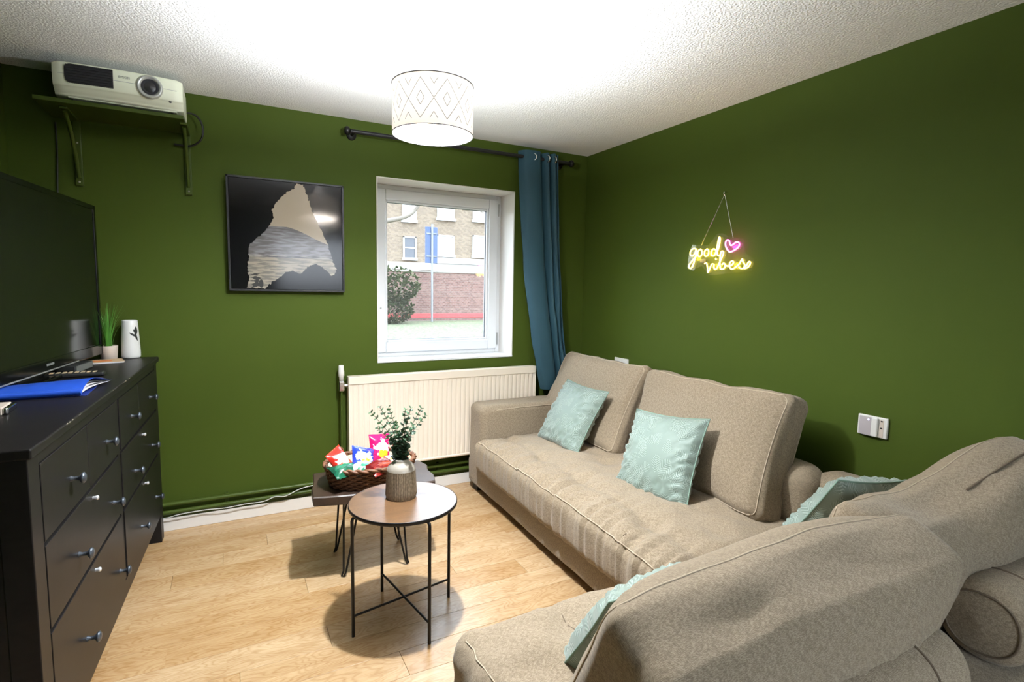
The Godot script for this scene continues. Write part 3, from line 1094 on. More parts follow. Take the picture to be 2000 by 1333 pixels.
	var twist := func(q: Vector3, aa: float, bb: float, cc: float) -> Vector3:
		# slumps in the middle, the end by the wall rides up
		var s := 0.5 - aa * 0.5
		q.y += (0.11 * smoothstep(0.3, 0.85, s) - 0.05 * smoothstep(0.85, 1.0, s) - 0.015 * exp(-pow(s - 0.32, 2.0) / 0.02)) * (0.5 + 0.5 * bb)
		q.z -= 0.015 * exp(-pow(s - 0.34, 2.0) / 0.006) * cc
		return q
	var cf := thing("back_cushion", "large beige back cushion with a zip along its top, slumped in the sofa corner", "cushion", Vector3(-0.53, 0.60, 2.665), Vector3(-0.27, PI - 0.02, 0.0), "loose beige back cushions")
	cushion(Vector3(1.0, 0.46, 0.28), cushion_bend(367, 0.55, 0.008, twist, 0.6), cf, [1.0])
	var zp := []
	for k in 21:
		var aa := lerpf(-0.75, 0.05, k / 20.0)
		zp.append(twist.call(Vector3(aa * 0.5, 0.23 * (1.0 - 0.045 * (1.0 - aa * aa)) + 0.002, -0.01), aa, 1.0, 0.0))
	part("zip", MB.new().tube(zp, 0.0035, 6), M.seam, cf)
	scatter(Vector3(-1.494, 0.525, 2.44), Vector3(-0.6, -3.123, -0.025), "sage green cushion tucked behind the creased beige cushion at the open end", 371, "sage scatter cushions")
	scatter(Vector3(-0.597, 0.6, 2.40), Vector3(-0.522, 3.035, 0.169), "sage green cushion propped against the slumped zipped cushion in the corner", 377, "sage scatter cushions")

# ---------------------------------------------------------------- chest of drawers
const TOPY := 0.995
func dresser_point(s: float, depth: float, y: float) -> Vector3:   # s along the front from the window wall, depth back from the front edge
	var d := Vector3(-0.0447, 0, 0.999)
	return Vector3(-2.786, y, 0.075) + d * s + Vector3(-0.999, 0, -0.0447) * depth

func dresser() -> void:
	var L := 1.775
	var D := 0.5
	var t := thing("chest_of_drawers", "black-brown chest of eight drawers with round knobs, carrying the television", "dresser", Vector3(-2.786, 0, 0.075), Vector3(0, -0.0447, 0))
	var m: Material = M.black_brown
	var chips := MB.new()
	part("top", b1(Vector3(-D, TOPY - 0.026, 0), Vector3(0.0, TOPY, L), 0.005), m, t)
	var fx := -0.012   # front plane of the frame
	for z: float in [0.012, L - 0.082]:
		for x: float in [fx - 0.06, -D + 0.01]:
			part("leg", b1(Vector3(x, 0, z), Vector3(x + 0.06, TOPY - 0.026, z + 0.07), 0.003), m, t)
	for z: float in [0.02, L - 0.04]:
		part("side_panel", b1(Vector3(-D + 0.06, 0.13, z), Vector3(fx - 0.058, TOPY - 0.026, z + 0.02), 0.002), m, t)
	part("back_panel", b1(Vector3(-D + 0.02, 0.13, 0.05), Vector3(-D + 0.03, TOPY - 0.03, L - 0.05)), m, t)
	part("carcass", b1(Vector3(-D + 0.04, 0.15, 0.06), Vector3(fx - 0.03, TOPY - 0.03, L - 0.06)), M.gap, t)
	part("rail", b1(Vector3(fx - 0.03, 0.937, 0.08), Vector3(fx - 0.001, TOPY - 0.026, L - 0.08), 0.002), m, t)
	part("rail", b1(Vector3(fx - 0.03, 0.145, 0.08), Vector3(fx - 0.001, 0.212, L - 0.08), 0.002), m, t)
	part("divider", b1(Vector3(fx - 0.03, 0.212, 0.864), Vector3(fx - 0.003, 0.937, 0.9), 0.002), m, t)
	for y: float in [0.722, 0.487]:
		part("rail", b1(Vector3(fx - 0.03, y, 0.08), Vector3(fx - 0.006, y + 0.008, L - 0.08), 0.002), m, t)
	var knob := MB.new().lathe([Vector2(0.0, 0.037), Vector2(0.011, 0.0355), Vector2(0.0165, 0.031), Vector2(0.016, 0.027), Vector2(0.0065, 0.02), Vector2(0.0055, 0.008), Vector2(0.009, 0.001), Vector2(0.009, 0.0)], 18, Transform3D(Basis(Vector3.FORWARD, PI / 2), Vector3.ZERO)).mesh()
	var stud := MB.new().lathe([Vector2(0, 0.017), Vector2(0.0055, 0.016), Vector2(0.0085, 0.012), Vector2(0.006, 0.006), Vector2(0.006, 0)], 7, Transform3D(Basis(Vector3.FORWARD, PI / 2), Vector3.ZERO)).mesh()
	var spec := [
		[0.083, 0.499, 0.732, 0.935, [0.24], -1.0], [0.503, 0.862, 0.732, 0.935, [0.66], -1.0], [0.902, 1.288, 0.732, 0.935, [1.07], -1.0], [1.292, 1.69, 0.732, 0.935, [1.47], -1.0],
		[0.083, 0.862, 0.497, 0.72, [0.24, 0.645], 0.46], [0.902, 1.69, 0.497, 0.72, [1.02, 1.44], 1.27],
		[0.083, 0.862, 0.214, 0.485, [0.2, 0.57], 0.45], [0.902, 1.69, 0.214, 0.485, [0.985, 1.415], 1.29]]
	for d in spec:
		var yk: float = d[2] + (0.09 if d[3] > 0.9 else 0.082)
		var dw := part("drawer", b1(Vector3(fx - 0.02, d[2], d[0]), Vector3(fx + 0.001, d[3], d[1]), 0.002), m, t)
		for z: float in d[4]:
			part("knob", knob, M.knob_metal, dw, Vector3(fx + 0.001, yk, z))
		if d[5] > 0:
			part("clear_stud", stud, M.clear_plastic, dw, Vector3(fx + 0.001, d[3] - 0.03, d[5]), Vector3.ZERO, "small clear stud near the top edge")
	# worn spots where the black has chipped off the front edge
	rng.seed = 31
	for k in 10:
		var z := rng.randf_range(0.4, 1.7)
		chips.box(Vector3(-0.001, TOPY - 0.003, z), Vector3(0.0022, 0.003, rng.randf_range(0.004, 0.014)), 0.0008, 1)
	var cp := part("chipped_edge", chips, mat("chip", rgb(150, 140, 128), 0.7), t)
	cp.set_meta("kind", "stuff")

func television() -> void:
	var X := Vector3(0.1219, 0, -0.9925)
	var W := 1.28
	var yb := 1.028
	var H := 0.728
	var c := Vector3(-3.012, 0, 0.14) - X * (W / 2)
	var t := thing("television", "large black flat television on a low stand, standing on the chest of drawers", "television", Vector3(c.x, TOPY, c.z), Vector3(0, 1.4485, 0))
	var y0 := yb - TOPY
	part("housing", b1(Vector3(-W / 2, y0, -0.07), Vector3(W / 2, y0 + H, -0.006), 0.012), M.dark_plastic, t)
	var bz := 0.022
	part("bezel", boxes([[Vector3(-W / 2, y0, -0.02), Vector3(-W / 2 + bz, y0 + H, 0)], [Vector3(W / 2 - bz, y0, -0.02), Vector3(W / 2, y0 + H, 0)], [Vector3(-W / 2, y0 + H - bz, -0.02), Vector3(W / 2, y0 + H, 0)], [Vector3(-W / 2, y0, -0.02), Vector3(W / 2, y0 + 0.05, 0)]], 0.003), M.tv_gloss, t)
	part("screen", b1(Vector3(-W / 2 + bz, y0 + 0.05, -0.02), Vector3(W / 2 - bz, y0 + H - bz, -0.004)), M.tv_screen, t)
	part("trim_strip", b1(Vector3(-0.42, y0 + 0.002, -0.003), Vector3(0.33, y0 + 0.007, 0.003), 0.001), M.silver, t)
	part("badge", b1(Vector3(0.02, y0 + 0.024, -0.001), Vector3(0.085, y0 + 0.033, 0.0012), 0.001), M.silver, t)
	part("neck", b1(Vector3(-0.14, 0.01, -0.06), Vector3(0.14, y0 + 0.05, -0.03), 0.005), M.dark_plastic, t)
	part("stand", b1(Vector3(-0.3, 0, -0.17), Vector3(0.3, 0.014, 0.03), 0.004), M.tv_gloss, t)

func dresser_things() -> void:
	# vase
	var vp := dresser_point(-0.004 + 0.02, 0.118, TOPY)
	var v := thing("vase", "tall white ceramic vase with a black leaf motif, on the end of the chest", "vase", vp)
	part("body", MB.new().lathe([Vector2(0.0, 0.0), Vector2(0.036, 0.0), Vector2(0.041, 0.004), Vector2(0.0425, 0.012), Vector2(0.0425, 0.03), Vector2(0.040, 0.1), Vector2(0.0365, 0.16), Vector2(0.0345, 0.194), Vector2(0.033, 0.197), Vector2(0.031, 0.194), Vector2(0.031, 0.15), Vector2(0, 0.14)], 40), M.ceramic_white, v)
	for e in [[-0.05, 0.142, 0.02, 0.05, -0.1], [0.32, 0.122, 0.011, 0.046, 0.95], [0.16, 0.142, 0.008, 0.024, 0.5], [-0.02, 0.112, 0.012, 0.05, 0.3]]:
		var w: float = e[2]
		var l: float = e[3]
		part("leaf_motif", MB.new().grid(6, 10, func(a: float, b: float) -> Vector3:
			var s := (b - 0.5) * l
			var x := (a - 0.5) * w * sin(PI * b)
			var xx: float = x * cos(e[4]) - s * sin(e[4])
			var yy: float = x * sin(e[4]) + s * cos(e[4])
			var an: float = 0.78 + e[0] - xx / 0.04
			var rr: float = 0.0408 - (e[1] + yy - 0.09) * 0.052
			return Vector3(cos(an) * rr, e[1] + yy, sin(an) * rr)), M.motif_black, v)
	# grass in a pot
	var pp := dresser_point(0.045, 0.205, TOPY)
	var g := thing("potted_grass", "artificial green grass in a small pale pot beside the television", "plant", pp)
	part("pot", MB.new().lathe([Vector2(0, 0), Vector2(0.031, 0), Vector2(0.034, 0.003), Vector2(0.0385, 0.066), Vector2(0.0385, 0.07), Vector2(0.0355, 0.07), Vector2(0.035, 0.058), Vector2(0, 0.056)], 30), M.pot_stone, g)
	rng.seed = 9
	var gm := MB.new()
	for k in 95:
		var a := rng.randf() * TAU
		var lean := rng.randf_range(0.0, 0.42)
		var l := rng.randf_range(0.13, 0.235)
		var r0 := rng.randf_range(0, 0.02)
		var d := Vector3(cos(a), 0, sin(a))
		var s := Vector3(-d.z, 0, d.x)
		gm.grid(5, 1, func(u: float, w: float) -> Vector3:
			return Vector3(0, 0.056, 0) + d * (r0 + l * sin(lean) * u * u) + Vector3.UP * l * u * cos(lean * u) + s * (w - 0.5) * 0.0042 * (1.0 - u * 0.9))
	var gp := part("grass_blades", gm, M.grass_blade, g)
	gp.set_meta("kind", "stuff")
	# booklet under the pot, black box, remote control, folder, little white box
	var bk := thing("booklet", "tan booklet with an orange picture, lying beside the pot of grass", "booklet", dresser_point(0.17, 0.2, TOPY), Vector3(0, 0.25, 0))
	part("pages", b1(Vector3(-0.12, 0, -0.06), Vector3(0.075, 0.006, 0.05), 0.001), M.paper, bk)
	part("cover", b1(Vector3(-0.122, 0.006, -0.062), Vector3(0.077, 0.008, 0.052), 0.0005), M.card_tan, bk)
	part("cover_picture", b1(Vector3(-0.06, 0.0079, -0.02), Vector3(0.03, 0.0086, 0.03)), M.card_orange, bk)
	var sb := thing("set_top_box", "small black box with a grey end in front of the television", "box", dresser_point(0.43, 0.27, TOPY), Vector3(0, -0.12, 0))
	part("case", b1(Vector3(-0.09, 0, -0.1), Vector3(0.056, 0.032, 0.1), 0.004), M.dark_plastic, sb)
	part("end_plate", b1(Vector3(0.055, 0.004, -0.09), Vector3(0.058, 0.03, 0.09), 0.001), M.grey_plastic, sb)
	var rc := thing("remote_control", "black remote control with rows of pale buttons behind the blue folder", "remote control", dresser_point(0.62, 0.235, TOPY), Vector3(0, 0.04, 0))
	part("case", b1(Vector3(-0.15, 0, -0.025), Vector3(0.13, 0.018, 0.025), 0.007), M.dark_plastic, rc)
	for i in 12:
		for j in 3:
			part("button", b1(Vector3(-0.128 + i * 0.02, 0.017, -0.018 + j * 0.013), Vector3(-0.116 + i * 0.02, 0.0205, -0.01 + j * 0.013), 0.001), M.button_grey if (i + j) % 3 else M.card_tan, rc)
	var f := thing("folder", "blue plastic document folder with white papers inside, on the chest of drawers", "folder", dresser_point(0.95, 0.225, TOPY), Vector3(0, 0.03, 0))
	var arch := func(off: float) -> Callable:
		return func(u: float, w: float) -> Vector3:
			var z := lerpf(0.15, -0.16, u)
			var hgt := 0.003 + 0.042 * pow(sin(PI * clampf(pow(1.0 - u, 1.6) * 0.95 + 0.02, 0, 1)), 0.8) * (0.35 + 0.65 * w) + off
			return Vector3(lerpf(-0.3, 0.145 - 0.03 * u * 0.0, w) + (0.05 * u * w), hgt, z)
	part("cover", MB.new().grid(24, 12, arch.call(0.0), false, false, true), M.folder_blue, f)
	part("back_cover", b1(Vector3(-0.3, 0, -0.16), Vector3(0.16, 0.002, 0.15), 0.0008), M.folder_dark, f)
	for k in 3:
		part("paper_sheet", MB.new().grid(24, 6, func(u: float, w: float) -> Vector3:
			var q: Vector3 = arch.call(0.0).call(u, w)
			return Vector3(q.x - 0.006 - k * 0.004, 0.002 + (q.y - 0.002) * (0.25 + k * 0.2), q.z * 0.98), false, false, true), M.paper, f)
	part("spine", MB.new().tube([Vector3(-0.3, 0.012, 0.15), Vector3(0.145, 0.016, 0.15)], 0.011, 10), M.folder_blue, f)
	var wb := thing("small_box", "small cream box with a shiny end near the corner of the chest", "box", dresser_point(1.29, 0.19, TOPY), Vector3(0, 0.05, 0))
	part("case", b1(Vector3(-0.12, 0, -0.05), Vector3(-0.01, 0.022, 0.05), 0.003), M.pot_stone, wb)
	part("shiny_end", b1(Vector3(-0.01, 0, -0.048), Vector3(0.004, 0.021, 0.048), 0.006), M.chrome, wb)

# ---------------------------------------------------------------- projector on its shelf
func projector() -> void:
	var y := 2.203
	var s := thing("projector_shelf", "green painted shelf on two brackets high on the wall under the projector", "shelf", Vector3(-2.9, y, 0))
	part("board", b1(Vector3(-0.285, -0.018, 0), Vector3(0.285, 0, 0.3), 0.002), M.green_gloss, s)
	for x: float in [-0.19, 0.28]:
		var br := part("bracket", boxes([[Vector3(x - 0.016, -0.34, 0), Vector3(x + 0.016, -0.018, 0.012)], [Vector3(x - 0.016, -0.03, 0.0), Vector3(x + 0.016, -0.018, 0.25)]], 0.004), M.green_gloss, s)
		part("brace", MB.new().tube(smooth([Vector3(x, -0.3, 0.012), Vector3(x, -0.2, 0.06), Vector3(x, -0.1, 0.13), Vector3(x, -0.035, 0.22)]), 0.009, 8), M.green_gloss, br)
		for yy: float in [-0.32, -0.13]:
			part("screw", MB.new().lathe([Vector2(0, 0.003), Vector2(0.004, 0.0025), Vector2(0.005, 0)], 10, Transform3D(Basis(Vector3.RIGHT, PI / 2), Vector3(x, yy, 0.012))), M.screw, br)
	# projector: an extruded side profile with a bowed front
	var p := thing("projector", "cream home cinema projector with a round lens, sitting on the green shelf", "projector", Vector3(-2.863, y, 0), Vector3(0, 0.0, 0))
	var hw := 0.248
	var prof := [Vector2(0.04, 0.02), Vector2(0.27, 0.016), Vector2(0.30, 0.03), Vector2(0.318, 0.052), Vector2(0.326, 0.062), Vector2(0.33, 0.1), Vector2(0.328, 0.15), Vector2(0.318, 0.158), Vector2(0.29, 0.16), Vector2(0.06, 0.158), Vector2(0.04, 0.15)]
	var ring := []
	for k in prof.size():
		ring.append(Vector3(0, prof[k].y, prof[k].x))
	ring = smooth(ring, 4, true)
	var N := ring.size()
	part("body", MB.new().grid(N, 24, func(u: float, w: float) -> Vector3:
		var q: Vector3 = ring[int(round(u * N)) % N]
		var k := w * 2.0 - 1.0
		var x := k * hw
		var ed := smoothstep(0.9, 1.0, absf(k))
		var bow := -0.018 * k * k
		return Vector3(x, lerpf(q.y, 0.088 + (q.y - 0.088) * 0.93, ed), (q.z + bow * smoothstep(0.1, 0.33, q.z)) - 0.012 * ed * signf(q.z - 0.18)), true), M.cream_plastic, p)
	for sg: float in [-1.0, 1.0]:
		part("side_panel", MB.new().grid(N, 3, func(u: float, w: float) -> Vector3:
			var q: Vector3 = ring[int(round(u * N)) % N]
			var y1 := 0.088 + (q.y - 0.088) * 0.93
			var z1 := q.z - 0.018 * smoothstep(0.1, 0.33, q.z) - 0.012 * signf(q.z - 0.18)
			return Vector3(sg * (hw + 0.006 * w), lerpf(y1, 0.088, w), lerpf(z1, 0.18, w)), true, false, sg < 0), M.cream_plastic, p)
	part("underside", b1(Vector3(-0.2, 0.012, 0.07), Vector3(0.22, 0.02, 0.285), 0.003), M.cream_plastic, p)
	for e in [[-0.19, 0.27], [0.2, 0.27], [-0.19, 0.08], [0.2, 0.08]]:
		part("foot", MB.new().lathe([Vector2(0.006, 0.02), Vector2(0.006, 0.006), Vector2(0.015, 0.004), Vector2(0.016, 0), Vector2(0, 0)], 14, Transform3D(Basis.IDENTITY, Vector3(e[0], 0, e[1]))), M.dark_plastic, p)
	# vent with slats
	var vx := -0.11
	var vent := part("vent", MB.new().slab(PackedVector2Array([Vector2(-0.09, 0.03), Vector2(-0.084, 0.04), Vector2(-0.072, 0.046), Vector2(0.088, 0.046), Vector2(0.088, -0.036), Vector2(-0.076, -0.036), Vector2(-0.086, -0.028), Vector2(-0.09, -0.01)]), 0.006, 0.001), M.vent_black, p, Vector3(vx, 0.104, 0.3265), Vector3(0, -0.055, 0))
	for k in 7:
		part("slat", b1(Vector3(-0.084, -0.03 + k * 0.0115, 0.002), Vector3(0.086, -0.0275 + k * 0.0115, 0.0055), 0.0008), M.dark_plastic, vent)
	var tl := []
	for k in 25:
		var kx := k / 12.0 - 1.0
		tl.append(Vector3(kx * 0.225, 0.1055, 0.3302 - 0.018 * kx * kx * 0.82))
	part("trim_line", MB.new().tube(tl, 0.0012, 6), M.lens_ring, p)
	# lens
	var lx := Transform3D(Basis(Vector3.RIGHT, PI / 2), Vector3(0.118, 0.1, 0.32))
	part("lens_ring", MB.new().lathe([Vector2(0.052, 0.0), Vector2(0.052, 0.014), Vector2(0.048, 0.02), Vector2(0.044, 0.02), Vector2(0.035, 0.0125), Vector2(0.034, 0.0)], 40, lx), M.lens_ring, p)
	part("lens_barrel", MB.new().lathe([Vector2(0.036, 0.0125), Vector2(0.033, 0.0135), Vector2(0.026, 0.011), Vector2(0.0, 0.0105)], 36, lx), M.vent_black, p)
	part("lens", MB.new().lathe([Vector2(0.0, 0.0165), Vector2(0.012, 0.0152), Vector2(0.024, 0.0112)], 30, lx), M.lens_glass, p)
	part("receiver", MB.new().lathe([Vector2(0, 0.004), Vector2(0.006, 0.003), Vector2(0.007, 0)], 14, Transform3D(Basis(Vector3.RIGHT, PI / 2), Vector3(0.196, 0.055, 0.307))), M.vent_black, p)
	var tm := TextMesh.new()
	var sf := SystemFont.new()
	sf.font_names = PackedStringArray(["Droid Sans"])
	tm.font = sf
	tm.text = "EPSON"
	tm.font_size = 24
	tm.pixel_size = 0.0006
	tm.depth = 0.001
	part("lettering", tm, M.print_grey, p, Vector3(0.02, 0.125, 0.331))
	# cables
	single("projector_cable", MB.new().tube(smooth([Vector3(-2.66, 2.28, 0.05), Vector3(-2.58, 2.28, 0.05), Vector3(-2.545, 2.23, 0.06), Vector3(-2.55, 2.16, 0.05), Vector3(-2.6, 2.12, 0.03), Vector3(-2.68, 2.12, 0.02)]), 0.005, 8), M.cable_black, "black cable looping out behind the projector past the shelf end", "cable")
	single("wall_cable", MB.new().tube(smooth([Vector3(-3.17, 2.16, 0.012), Vector3(-3.172, 2.0, 0.008), Vector3(-3.185, 1.7, 0.008), Vector3(-3.2, 1.2, 0.008)]), 0.0035, 8), M.cable_black, "thin dark cable running down the wall from the shelf to behind the television", "cable")

# ---------------------------------------------------------------- framed picture
func picture() -> void:
	var x0 := -2.443
	var x1 := -1.812
	var y0 := 1.349
	var y1 := 1.99
	var t := thing("framed_picture", "square black-framed glossy photograph of a bay seen through a cave mouth", "picture", Vector3((x0 + x1) / 2, (y0 + y1) / 2, 0))
	var hw := (x1 - x0) / 2
	var hh := (y1 - y0) / 2
	part("frame", boxes([[Vector3(-hw, -hh, 0), Vector3(-hw + 0.011, hh, 0.042)], [Vector3(hw - 0.011, -hh, 0), Vector3(hw, hh, 0.042)], [Vector3(-hw, -hh, 0), Vector3(hw, -hh + 0.011, 0.042)], [Vector3(-hw, hh - 0.011, 0), Vector3(hw, hh, 0.042)]], 0.001), M.black_metal, t)
	var cave := PackedVector2Array()
	for e in [[740, 172], [805, 178], [850, 290], [872, 360], [890, 430], [925, 500], [960, 570], [1000, 650], [1035, 720], [1055, 780], [1070, 830], [1095, 920], [1130, 985], [1112, 1025], [1080, 1045], [1040, 1010], [1000, 975], [960, 945], [920, 930], [880, 938], [840, 955], [800, 990], [770, 1028], [730, 1005], [680, 992], [620, 1010], [560, 1060], [490, 1100], [430, 1160], [258, 1152], [290, 1060], [270, 985], [275, 920], [288, 870], [282, 800], [300, 735], [350, 690], [400, 650], [440, 610], [470, 575], [505, 520], [523, 480], [512, 445], [505, 420], [540, 360], [600, 295], [660, 245], [720, 215]]:
		var x: float = e[0]
		var top := 108.0 + 0.1 * (x - 125.0)
		var bot := 1160.0 + 0.02 * (x - 125.0)
		cave.append(Vector2((x - 127.0) / 1062.0, (e[1] - top) / (bot - top)))
	var nz := noise(401, 0.03, 4)
	var ns := noise(402, 0.02, 3)
	var im := paint(400, 400, func(x, y):
		var p := Vector2(x / 400.0, y / 400.0)
		var j := p + Vector2(nz.get_noise_2d(x * 2.0, y * 2.0), nz.get_noise_2d(y * 2.0, x * 2.0 + 99.0)) * 0.008
		if not Geometry2D.is_point_in_polygon(j, cave):
			return rgb(14, 14, 15)
		var hill := 0.41 + 0.16 * smoothstep(0.45, 0.95, p.x) - 0.02 * smoothstep(0.33, 0.2, p.x)
		if p.y < hill:
			return rgb(170, 158, 140)
		var s := ns.get_noise_2d(x * 0.6, y * 4.0)
		if p.y < 0.68:
			return rgb(92, 90, 88).lerp(rgb(126, 124, 128), clampf(0.4 + s * 1.2 + (p.y - 0.5) * 1.4, 0, 1))
		if p.y < 0.7:
			return rgb(70, 70, 74).lerp(rgb(150, 146, 140), clampf(0.5 + s, 0, 1))
		if Vector2((p.x - 0.21) / 0.03, (p.y - 0.92) / 0.07).length() < 1.0 + s or Vector2((p.x - 0.25) / 0.02, (p.y - 0.95) / 0.04).length() < 1.0:
			return rgb(58, 58, 56)
		return rgb(150, 142, 128).lerp(rgb(112, 108, 100), clampf(0.4 + s * 1.8, 0, 1)))
	var m := mat("glossy_print", Color(1, 1, 1), 0.11)
	m.albedo_texture = tex(im)
	m.metallic_specular = 0.45
	var pm := QuadMesh.new()
	pm.size = Vector2(hw * 2 - 0.026, hh * 2 - 0.026)
	part("backing", b1(Vector3(-hw + 0.011, -hh + 0.011, 0.002), Vector3(hw - 0.011, hh - 0.011, 0.02)), M.gap, t)
	part("mount", b1(Vector3(-hw + 0.013, -hh + 0.013, 0.02), Vector3(hw - 0.013, hh - 0.013, 0.0335)), M.gap, t)
	part("print", pm, m, t, Vector3(0, 0, 0.0345))

# ---------------------------------------------------------------- curtain and rod
func curtain() -> void:
	var y := 2.302
	var z := 0.1
	var r := thing("curtain_rod", "black metal curtain rod with knob ends above the window", "curtain rod", Vector3(0, y, z))
	part("rod", MB.new().tube([Vector3(-1.78, 0, 0), Vector3(-0.235, 0, 0)], 0.0125, 14), M.black_metal, r)
	part("inner_rod", MB.new().tube([Vector3(-0.9, 0, 0), Vector3(-0.22, 0, 0)], 0.0105, 14), M.black_metal, r)
	for x: float in [-1.785, -0.225]:
		var s := -1.0 if x < -1 else 1.0
		part("finial", MB.new().lathe([Vector2(0, 0.03), Vector2(0.017, 0.028), Vector2(0.024, 0.02), Vector2(0.024, 0.006), Vector2(0.018, 0), Vector2(0, 0)], 20, Transform3D(Basis(Vector3.FORWARD, s * PI / 2), Vector3(x, 0, 0))), M.black_metal, r)
		part("bracket", MB.new().tube([Vector3(x - s * 0.03, 0, 0), Vector3(x - s * 0.03, 0, -z + 0.012)], 0.009, 10), M.black_metal, r)
		part("wall_plate", MB.new().lathe([Vector2(0, 0.012), Vector2(0.026, 0.011), Vector2(0.03, 0.0), Vector2(0, 0)], 20, Transform3D(Basis(Vector3.RIGHT, PI / 2), Vector3(x - s * 0.03, 0, -z))), M.black_metal, r)
	# the curtain, gathered at the window's side: one wide fold towards the window, narrow pleats behind
	var c := thing("curtain", "teal eyelet curtain gathered at the side of the window", "curtain", Vector3(0, 0, 0))
	var nz := noise(501, 1.6, 2)
	var ytop := 2.345
	var ybot := 0.66
	var front := func(s: float, h: float) -> Vector2:   # s across the cloth, h 0 at the top
		# pleat path at the top
		var k := [Vector2(-0.635, 0.07), Vector2(-0.60, 0.12), Vector2(-0.53, 0.135), Vector2(-0.485, 0.12), Vector2(-0.462, 0.075), Vector2(-0.44, 0.12), Vector2(-0.42, 0.13), Vector2(-0.405, 0.075), Vector2(-0.385, 0.125), Vector2(-0.365, 0.13), Vector2(-0.352, 0.08), Vector2(-0.335, 0.115), Vector2(-0.325, 0.07)]
		var f: float = s * (k.size() - 1)
		var i := mini(int(f), k.size() - 2)
		var p: Vector2 = k[i].cubic_interpolate(k[i + 1], k[maxi(i - 1, 0)], k[mini(i + 2, k.size() - 1)], f - i)
		var yy := lerpf(ytop, ybot, h)
		# the leading edge is drawn back below, everything leans to the corner
		p.x += 0.115 * pow(h, 1.5) + (1.0 - s) * (0.085 * pow(h, 3.0))
		p.x += 0.008 * sin(h * 5.0 + s * 2.0) * h
		p.y += 0.05 * h * (1.0 - s * 0.6) + nz.get_noise_2d(s * 1.2, yy) * 0.02 * h
		p.y = clampf(p.y, 0.02, 0.21)
		return p
	var NU := 72
	part("cloth", MB.new().grid(NU * 2, 40, func(u: float, v: float) -> Vector3:
		var s := u * 2.0 if u <= 0.5 else 2.0 - u * 2.0
		var p: Vector2 = front.call(s, v)
		var q: Vector2 = front.call(minf(s + 0.01, 1.0), v) - front.call(maxf(s - 0.01, 0.0), v)
		var nn := Vector2(-q.y, q.x).normalized() * (0.0015 if u <= 0.5 else -0.0015)
		p += nn
		return Vector3(p.x, lerpf(ytop, ybot, v), p.y), true), M.teal_curtain, c)
	for x: float in [-0.545, -0.43, -0.375]:
		var pts := []
		for k in 28:
			pts.append(Vector3(0, cos(TAU * k / 28) * 0.021, sin(TAU * k / 28) * 0.021))
		part("eyelet", MB.new().tube(pts, 0.0045, 8, true), M.chrome, c, Vector3(x, y, z + 0.03), Vector3(0, 0.9 if x < -0.5 else 0.2, 0))

# ---------------------------------------------------------------- radiator
func radiator() -> void:
	var x0 := -1.8
	var x1 := -0.469
	var y0 := 0.222
	var y1 := 0.826
	var t := thing("radiator", "cream ribbed panel radiator below the window with a white valve head", "radiator", Vector3(x0, 0, 0))
	var W := x1 - x0
	# pressed front: flutes between the flat top and bottom edges
	var cols := 40
	part("panel", MB.new().grid(cols * 8, 12, func(u: float, v: float) -> Vector3:
		var f := fposmod(u * cols, 1.0)
		var g := exp(-pow((f - 0.5) / 0.11, 2.0))
		var ends := smoothstep(0.0, 0.05, v) * (1.0 - smoothstep(0.95, 1.0, v))
		return Vector3(u * W, lerpf(y0 + 0.012, y1 - 0.045, v), 0.088 - 0.008 * g * ends), false, false, true), M.radiator_white, t)
	part("back_panel", b1(Vector3(0.01, y0, 0.04), Vector3(W - 0.01, y1 - 0.03, 0.078), 0.006), M.radiator_white, t)
	part("bottom_edge", MB.new().tube([Vector3(0, y0 + 0.012, 0.08), Vector3(W, y0 + 0.012, 0.08)], 0.012, 12), M.radiator_white, t)
	part("top_grille", boxes([[Vector3(-0.004, y1 - 0.05, 0.084), Vector3(W + 0.004, y1, 0.094)], [Vector3(-0.004, y1 - 0.008, 0.03), Vector3(W + 0.004, y1, 0.092)]], 0.004), M.radiator_white, t)
	for x: float in [-0.006, W]:
		part("side_panel", b1(Vector3(x, y0 + 0.01, 0.03), Vector3(x + 0.006, y1, 0.092), 0.002), M.radiator_white, t)
	var vv := part("valve", boxes([[Vector3(-0.062, 0.735, 0.045), Vector3(-0.026, 0.80, 0.08)]], 0.008), M.chrome, t)
	part("valve_head", MB.new().lathe([Vector2(0.0, 0.9), Vector2(0.013, 0.899), Vector2(0.016, 0.893), Vector2(0.0165, 0.87), Vector2(0.0185, 0.86), Vector2(0.0185, 0.832), Vector2(0.015, 0.826), Vector2(0.014, 0.8), Vector2(0, 0.8)], 20, Transform3D(Basis.IDENTITY, Vector3(-0.044, 0, 0.062))), M.plastic_white, vv)
	part("valve_tail", MB.new().tube([Vector3(-0.03, 0.77, 0.062), Vector3(0.0, 0.77, 0.062)], 0.012, 12), M.chrome, vv)
	part("valve_pipe", MB.new().tube([Vector3(-0.044, 0.74, 0.062), Vector3(-0.044, 0.17, 0.05)], 0.008, 10), M.green_gloss, vv)

